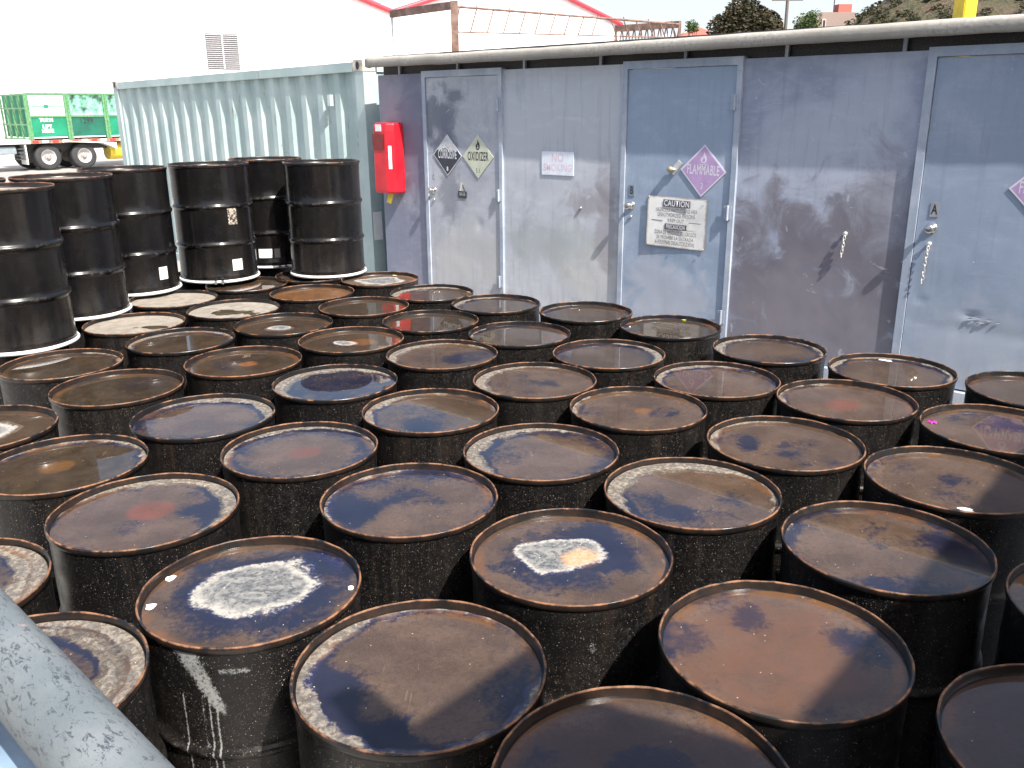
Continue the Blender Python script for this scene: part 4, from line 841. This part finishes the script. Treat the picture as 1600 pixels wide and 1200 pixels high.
mb.tube(FC-Vector((0, 0, .38)), FB-Vector((0, 0, .38)), .02, 6); mb.build('side_truss', M_rust, fr)
beam(FC, FB, .06, .12)
# ------------------------------------------------------------------ big white building
M_bw = plain('white sheet wall', (.86, .85, .86), .6, var=.015, scale=3); M_trimr = plain('red roof trim', (.62, .055, .075), .45)
E1 = Vector((-7.0, 57, 0)); E2 = Vector((7.85, 66.6, 0)); bd = (E2-E1).normalized(); Wg = (E2-E1).length
bld = empty('warehouse', E1, math.atan2(bd.y, bd.x)); tag(bld, 'large white warehouse with two gables edged in red behind the container', 'warehouse')
ZE = 7.62; AP = 2.75
px_ = [(-2.0*Wg, ZE), (-1.5*Wg, ZE+AP), (-Wg, ZE), (-.5*Wg, ZE+AP), (0, ZE), (.5*Wg, ZE+AP), (Wg, ZE-.03)]
poly = [(-2.0*Wg, 0)]+px_+[(Wg, 0)]
vs = [(x, y, z) for y in (0, 24) for x, z in poly]; m = len(poly)
MB().add(vs, [tuple(range(m)), tuple(range(m, 2*m))[::-1]]+[(i, (i+1) % m, m+(i+1) % m, m+i) for i in range(m)]).build('walls', M_bw, bld)
mb = MB()
for i in range(len(px_)-1):
    a, b_ = px_[i], px_[i+1]; mb.tube((a[0], -.12, a[1]+.02), (b_[0], -.12, b_[1]+.02), .15, 8)
mb.build('roof_trim', M_trimr, bld)
lv = empty('louver_dummy') if False else None
fr_ = MB(); lx0, lx1, lz0, lz1 = 0, 0, 0, 0
def bl(px, py):   # a point of the facade seen at the given direction, from plan geometry
    d = _w+_r*((px-800)/1377.05)-_u*((py-600)/1377.05); nrm = Vector((bd.y, -bd.x, 0)); t = (E1-Vector((0, 0, 0))).dot(nrm)/d.dot(nrm); P = d*t
    return (P-Vector((E1.x, E1.y, 0))).dot(bd), P.z+CZ
lx0, lz1 = bl(320, 52); lx1, lz0 = bl(375, 108)
lo = MB().box(lx0-.02, lx1+.02, -.03, -.002, lz0-.02, lz1+.02).build('louver', plain('louver recess', (.16, .155, .16), .7), bld)
mb = MB(); nl = 17
for i in range(nl):
    z = lz0+(lz1-lz0)*(i+.5)/nl; mb.box(lx0, lx1, -.08, -.031, z-.022, z+.006)
mb.box((lx0+lx1)/2-.04, (lx0+lx1)/2+.04, -.10, -.081, lz0, lz1); mb.build('louver_slats', plain('louver slat', (.50, .49, .50), .6), lo)
# ------------------------------------------------------------------ flatbed trailer with green bins
TA = R(48); trl = empty('flatbed_trailer', (-17.55, 33.6, 0), TA); tag(trl, 'dark flatbed trailer on dual wheels carrying green bins, far left', 'trailer')
M_dk = plain('chassis black', (.05, .05, .055), .6); M_gr = plain('green bin paint', (.008, .21, .11), .45, var=.15, scale=2); M_grd = plain('dark green bin paint', (.008, .11, .07), .5, var=.15, scale=2); M_cr = plain('cream decal paint', (.74, .76, .72), .5)
MB().box(-1.6, 11, -.0, 2.4, .98, 1.10).build('deck', plain('rusty deck edge', (.30, .20, .14), .7, var=.3, scale=3), trl)
mb = MB(); rd = MB()
for i in range(16): (mb if i % 2 else rd).box(.0+i*.36, .22+i*.36, -.012, -.002, 1.0, 1.09)
mb.build('reflector_white', M_white, trl); rd.build('reflector_red', plain('reflector red', (.55, .05, .04), .4), trl)
MB().box(-2.2, 11, .5, .62, .72, .978).box(-2.2, 11, 1.78, 1.9, .72, .978).build('chassis_beam', M_dk, trl)
M_tyre = plain('tyre rubber', (.035, .035, .037), .8); M_rimw = plain('wheel rim aluminium', (.45, .43, .42), .4)
for x in (.55, 1.88):
    for y in (.12, 1.72):
        Mx = Matrix.Translation((x, y, .48)) @ Matrix.Rotation(R(-90), 4, 'X')
        w = MB().lathe([(.26, .0), (.40, .0), (.455, .02), (.475, .06), (.475, .20), (.455, .25), (.475, .32), (.475, .48), (.455, .53), (.26, .54)], 36, Mx).build('wheel', M_tyre, trl)
        MB().lathe([(.0, .05), (.07, .05), (.08, .10), (.15, .12), (.17, .09), (.235, .06), (.262, -.004), (.27, .0)], 30, Mx).build('rim', M_rimw, w)
        hb = MB()
        for k in range(10): a = k*.628; hb.tube(Mx @ Vector((.115*math.cos(a), .115*math.sin(a), .09)), Mx @ Vector((.115*math.cos(a), .115*math.sin(a), .06)), .017, 6)
        hb.tube(Mx @ Vector((0, 0, .1)), Mx @ Vector((0, 0, .0)), .06, 12); hb.build('hub', plain('hub', (.30, .27, .25), .5) if x < 1 else bpy.data.materials['hub'], w)
mb = MB()
for i in range(9):
    a0, a1 = R(150-i*15), R(150-(i+1)*15)
mb.prism([(1.15, 1.02), (2.6, .93), (2.9, .80), (3.1, .70), (3.1, .94), (1.15, 1.05)], 0, .5, Matrix.Translation((0, .45, 0)) @ Matrix.Rotation(R(90), 4, 'X'))
mb.build('fender', M_white, trl)
MB().box(-.28, -.24, .0, .55, .25, .95).build('mud_flap', M_white, trl)
mb = MB()
for i in range(4): mb.box(-.52, -.30, .02, .5, .42+i*.12, .47+i*.12)
mb.build('step_rungs', M_dk, trl)
MB().box(-2.6, -.55, .1, .7, .62, .90, None, .03).build('tool_box', plain('grey box', (.22, .26, .28), .5), trl)
MB().box(-2.6, -.05, -.02, 1.6, .97, 1.12, None, .02).build('white_fender_deck', M_white, trl)
MB().tube((2.95, .55, .62), (6.4, .55, .62), .34, 20).build('yellow_tank', plain('yellow tank paint', (.80, .60, .05), .5), trl)
mb = MB(); mb.box(4.35, 4.55, .05, .2, .02, 1.0); mb.tube((4.45, .12, .1), (5.6, .12, .9), .03, 6); mb.tube((4.45, .12, .8), (5.6, .12, .15), .03, 6); mb.box(4.25, 4.65, .0, .3, 0.0, .04); mb.box(5.7, 5.85, .05, .2, .02, .98)
mb.build('landing_gear', M_dk, trl)
M_grp = plain('weathered green post', (.10, .25, .11), .5, var=.2); M_txt = plain('white stencil', (.75, .85, .78), .6)
G_B = 'green bins on the trailer'
for k in range(4):
    x0 = k*1.44; bn = empty('green_bin', (-17.55+math.cos(TA)*x0, 33.6+math.sin(TA)*x0, 1.104), TA)
    tag(bn, ['green bin with stencilled words at the rear end of the trailer', 'green bin marked 1299, second on the trailer', 'green bin half hidden by the container edge', 'green bin behind the container, last on the trailer'][k], 'bin', G_B)
    b = MB().box(.03, 1.40, .03, 2.37, .10, 1.62).build('body', M_grd if k == 1 else M_gr, bn)
    MB().box(.10, 1.33, .018, .0285, .86, 1.58).build('upper_panel', M_cr if k == 0 else plain('worn pale green panel', (.20, .48, .34), .5, var=.6, scale=3), b)
    mb = MB(); mb.box(0, .09, .0, .12, 0, 1.66); mb.box(1.35, 1.43, .0, .12, 0, 1.66); mb.box(.09, 1.35, .005, .08, 1.60, 1.665); mb.box(.09, 1.35, .008, .07, .80, .85); mb.build('posts', M_grp, b)
    if k == 0:
        link('lettering', text('TURN', .17, M_txt, x=.62, z=.70, off=-.014, sx=1.0, bold=.01), b); link('lettering', text('LIFT', .17, M_txt, x=.62, z=.47, off=-.014, sx=1.0, bold=.01), b); link('lettering', text('HERE', .17, M_txt, x=.62, z=.31, off=-.014, sx=1.0, bold=.01), b)
        MB().box(.12, 1.3, .008, .0165, 1.18, 1.205).box(.60, .76, .004, .0155, 1.13, 1.25).build('latch', M_gr, b)
        mb = MB()
        for y in (.02, .62, 1.22, 1.82, 2.36): mb.box(-.07, -.002, y-.03, y+.03, .0, 1.64)
        for z in (.05, .55, 1.12, 1.6): mb.box(-.09, -.071, .0, 2.4, z-.03, z+.03)
        mb.build('tailgate_bars', M_grp, b)
    if k == 1: link('lettering', text('1299', .26, M_black, x=.65, z=.66, off=-.014, sx=.95), b)
# ------------------------------------------------------------------ yellow post
pp = MB().box(-.075, .075, -.075, .075, 0, 3.5, None, .008); o = pp.build('yellow_post', plain('yellow post paint', (.78, .52, .02), .45)); o.location = (4.36, 9.1, 0); o.rotation_euler = (0, 0, .3); tag(o, 'tall bright yellow steel post rising behind the shed roof', 'post')
# ------------------------------------------------------------------ vegetation helpers
def leaf_mat(name, cols, sc=1.2):
    n = N(name, .7, spec=.25); a = n.noise(sc, 4, .6); b = n.noise(sc*9, 3, .6)
    c = n.mix(n.ss(a, .38, .62), cols[0], cols[1]); c = n.mix(n.ss(b, .5, .72), c, cols[2]); n.color(c); return n.m
def crown(mb, c, rad, count, ls, seed, lobes=14, fill=.55):
    rnd = random.Random(seed); c = Vector(c); cs = []
    for i in range(lobes):
        d = Vector((rnd.gauss(0, 1), rnd.gauss(0, 1), rnd.gauss(0, .8))).normalized(); k = rnd.uniform(.35, .78)
        cs.append((c+Vector((d.x*rad[0], d.y*rad[1], d.z*rad[2]))*k if False else c+Vector((d.x*rad[0]*k, d.y*rad[1]*k, d.z*rad[2]*k)), rnd.uniform(.28, .48)))
    for i in range(count):
        q, s = rnd.choice(cs); d = Vector((rnd.gauss(0, 1), rnd.gauss(0, 1), rnd.gauss(0, 1))).normalized()*s*rnd.uniform(.55, 1.08)**.5
        p = q+Vector((d.x*rad[0], d.y*rad[1], d.z*rad[2])); M4 = Matrix.Translation(p) @ Vector((rnd.gauss(0, 1), rnd.gauss(0, 1), rnd.gauss(0, 1)+.5)).to_track_quat('Z', 'Y').to_matrix().to_4x4(); l = ls*rnd.uniform(.6, 1.3)
        mb.add([(-l*.5, 0, 0), (0, -l*.32, .1*l), (l*.5, 0, 0), (0, l*.32, .1*l)], [(0, 1, 2, 3)], False, M4)
    return mb
M_bark = plain('bark', (.10, .075, .055), .9)
def tree(x, y, h, rad, zc, mat, lab, count, ls, seed, group=None, lobes=16):
    t = empty('tree', (x, y, 0)); tag(t, lab, 'tree', group)
    tr = MB().tube((0, 0, 0), (.1, 0, h*.45), .18*rad[0]/2, 10, .11*rad[0]/2); rnd = random.Random(seed)
    for i in range(5): a = i*1.26; tr.tube((.1, 0, h*(.35+.03*i)), (rad[0]*.5*math.cos(a), rad[1]*.5*math.sin(a), zc+rnd.uniform(-.3, .4)*rad[2]), .07*rad[0]/2, 7, .02)
    tr.build('trunk', M_bark, t); crown(MB(), (0, 0, zc), rad, count, ls, seed, lobes).build('crown', mat, t); return t
M_l1 = leaf_mat('dark reddish foliage', ((.024, .030, .014), (.052, .042, .022), (.085, .05, .032)), .9); M_l2 = leaf_mat('green foliage', ((.04, .07, .02), (.075, .12, .035), (.12, .16, .06)), 1.5)
tree(15.05, 60, 9.2, (2.25, 2.2, 2.35), 6.6, M_l1, 'big dense dark green and reddish tree beyond the shed roof', 26000, .24, 3, lobes=44)
tree(18.95, 60, 8, (.85, .8, 1.1), 7.0, M_l2, 'small spiky green tree between the utility pole and the brown house', 1500, .15, 5)
tree(12.0, 62, 7.6, (.6, .6, .6), 7.0, M_l2, 'small green bush at the corner of the rusty frame', 600, .14, 6)
tree(17.65, 62, 7.4, (.35, .35, .3), 6.95, M_l2, 'tiny bush at the foot of the utility pole', 250, .1, 8)
# utility pole
up = empty('utility_pole', (18.1, 62, 0)); tag(up, 'wooden utility pole with crossarm right of the big dark tree', 'utility pole')
M_wood = plain('pole wood', (.13, .11, .095), .9)
MB().tube((0, 0, 0), (0, 0, 10.0), .14, 10, .10).build('pole', M_wood, up); MB().box(-1.0, 1.0, -.06, .06, 8.60, 8.72).box(-.9, .9, -.06, .06, 9.4, 9.5).build('crossarm', M_wood, up)
for x in (-.9, -.4, .4, .9): MB().tube((x, 0, 8.72), (x, 0, 8.88), .05, 8, .03).build('insulator', M_dk, up)
# houses on the far side
hs = empty('house', (28.1, 82, 0), .12); tag(hs, 'brown grey house with a red chimney at the foot of the hill', 'house')
M_hw = plain('house stucco', (.27, .20, .17), .8); M_hr = plain('red clay', (.42, .11, .08), .7)
MB().add([(-1.7, 0, 0), (2.0, 0, 0), (2.0, 4, 0), (-1.7, 4, 0), (-1.7, 0, 9.1), (2.0, 0, 9.25), (2.0, 4, 9.25), (-1.7, 4, 9.1), (-1.2, 0, 9.75), (1.9, 0, 9.75), (1.9, 4, 9.75), (-1.2, 4, 9.75)], [(0, 1, 5, 4), (1, 2, 6, 5), (2, 3, 7, 6), (3, 0, 4, 7), (4, 5, 9, 8), (5, 6, 10, 9), (6, 7, 11, 10), (7, 4, 8, 11), (8, 9, 10, 11)]).build('wall', M_hw, hs)
MB().box(.55, 1.75, .5, 1.5, 9.752, 10.45).build('chimney', M_hr, hs); MB().tube((.35, 1, 9.75), (.35, 1, 11.2), .05, 6).build('antenna', M_dk, hs)
w_ = MB().box(-1.1, -.75, -.06, -.004, 8.2, 9.2).build('window', plain('pale window trim', (.5, .42, .36), .6), hs); MB().box(-1.03, -.82, -.07, -.062, 8.3, 9.1).build('pane', plain('dark pane', (.05, .05, .06), .2), w_)
for x, y, w, z0, z1, lab, mt in ((13.0, 64, 1.3, 6.55, 7.35, 'small house with a red hipped roof left of the big dark tree', M_hr), (16.6, 84, 1.0, 8.2, 9.1, 'small beige house beside the red-roofed one', plain('beige roof', (.42, .38, .28), .8)), (10.9, 63, 1.3, 6.2, 6.9, 'low building with a bluish grey metal roof behind the rusty lattice', plain('blue grey roof', (.34, .40, .46), .6))):
    h_ = empty('house', (x, y, 0)); tag(h_, lab, 'house'); MB().box(-w, w, 0, 2*w, 0, z0+.1).build('wall', plain('pale wall', (.55, .50, .46), .8), h_)
    MB().add([(-w-.1, -.1, z0+.1), (w+.1, -.1, z0+.1), (w+.1, 2*w+.1, z0+.1), (-w-.1, 2*w+.1, z0+.1), (0, w, z1)], [(0, 1, 4), (1, 2, 4), (2, 3, 4), (3, 0, 4), (3, 2, 1, 0)]).build('roof', mt, h_)
# hillside
n = N('dry hillside', .9); a = n.noise(.35, 6, .65); b = n.noise(2.2, 6, .7)
c = n.mix(n.ss(a, .4, .6), (.13, .082, .048), (.075, .078, .03)); c = n.mix(n.ss(b, .48, .62), c, (.06, .06, .03)); c = n.mix(n.math('MULTIPLY', n.ss(n.noise(5, 4), .56, .64), .8), c, (.21, .155, .10)); n.color(c); n.bump(b, 1., .5); M_hill = n.m
def hill_h(x, y):
    q = x/y; P = [(0, .03), (.20, .045), (.335, .058), (.35, .080), (.37, .094), (.40, .112), (.46, .145), (.56, .20), (.8, .26), (2, .28)]
    for i in range(len(P)-1):
        if P[i][0] <= q < P[i+1][0]: t = (q-P[i][0])/(P[i+1][0]-P[i][0]); e = P[i][1]*(1-t)+P[i+1][1]*t
    k = max(0, min(1, (q-.34)/.06))
    h = (1.6+min(y, 84)*e)*(.30+.70*min(1, max(0, (y-54)/24)))
    return h+k*(.8*noise.noise(Vector((x*.25, y*.25, 0)))+.35*noise.noise(Vector((x*1.1, y*1.1, 5))))
vs = []; NX, NY = 110, 60
for j in range(NY+1):
    for i in range(NX+1):
        x = 14+86*(i/NX)**1.3; y = 53+67*j/NY
        edge = 1 if 0 < i < NX and 0 < j < NY else 0
        vs.append((x, y, -.3+edge*(.25+hill_h(x, y))))
MB().add(vs, [(j*(NX+1)+i, j*(NX+1)+i+1, (j+1)*(NX+1)+i+1, (j+1)*(NX+1)+i) for j in range(NY) for i in range(NX)], True).build('hillside', M_hill)
tag(bpy.data.objects['hillside'], kind='structure')
mb = MB(); rnd = random.Random(11)
for i in range(300):
    y = rnd.uniform(60, 88); x = y*rnd.uniform(.352, .62); r_ = rnd.uniform(.25, .8)
    crown(mb, (x, y, hill_h(x, y)+r_*.2), (r_, r_, r_*.7), 130, .16, i, 5)
tag(mb.build('hill_shrubs', leaf_mat('dry shrub foliage', ((.028, .038, .014), (.06, .055, .026), (.10, .075, .045)), .5)), 'dry brown and olive shrubs covering the hillside', 'shrubs', kind='stuff')
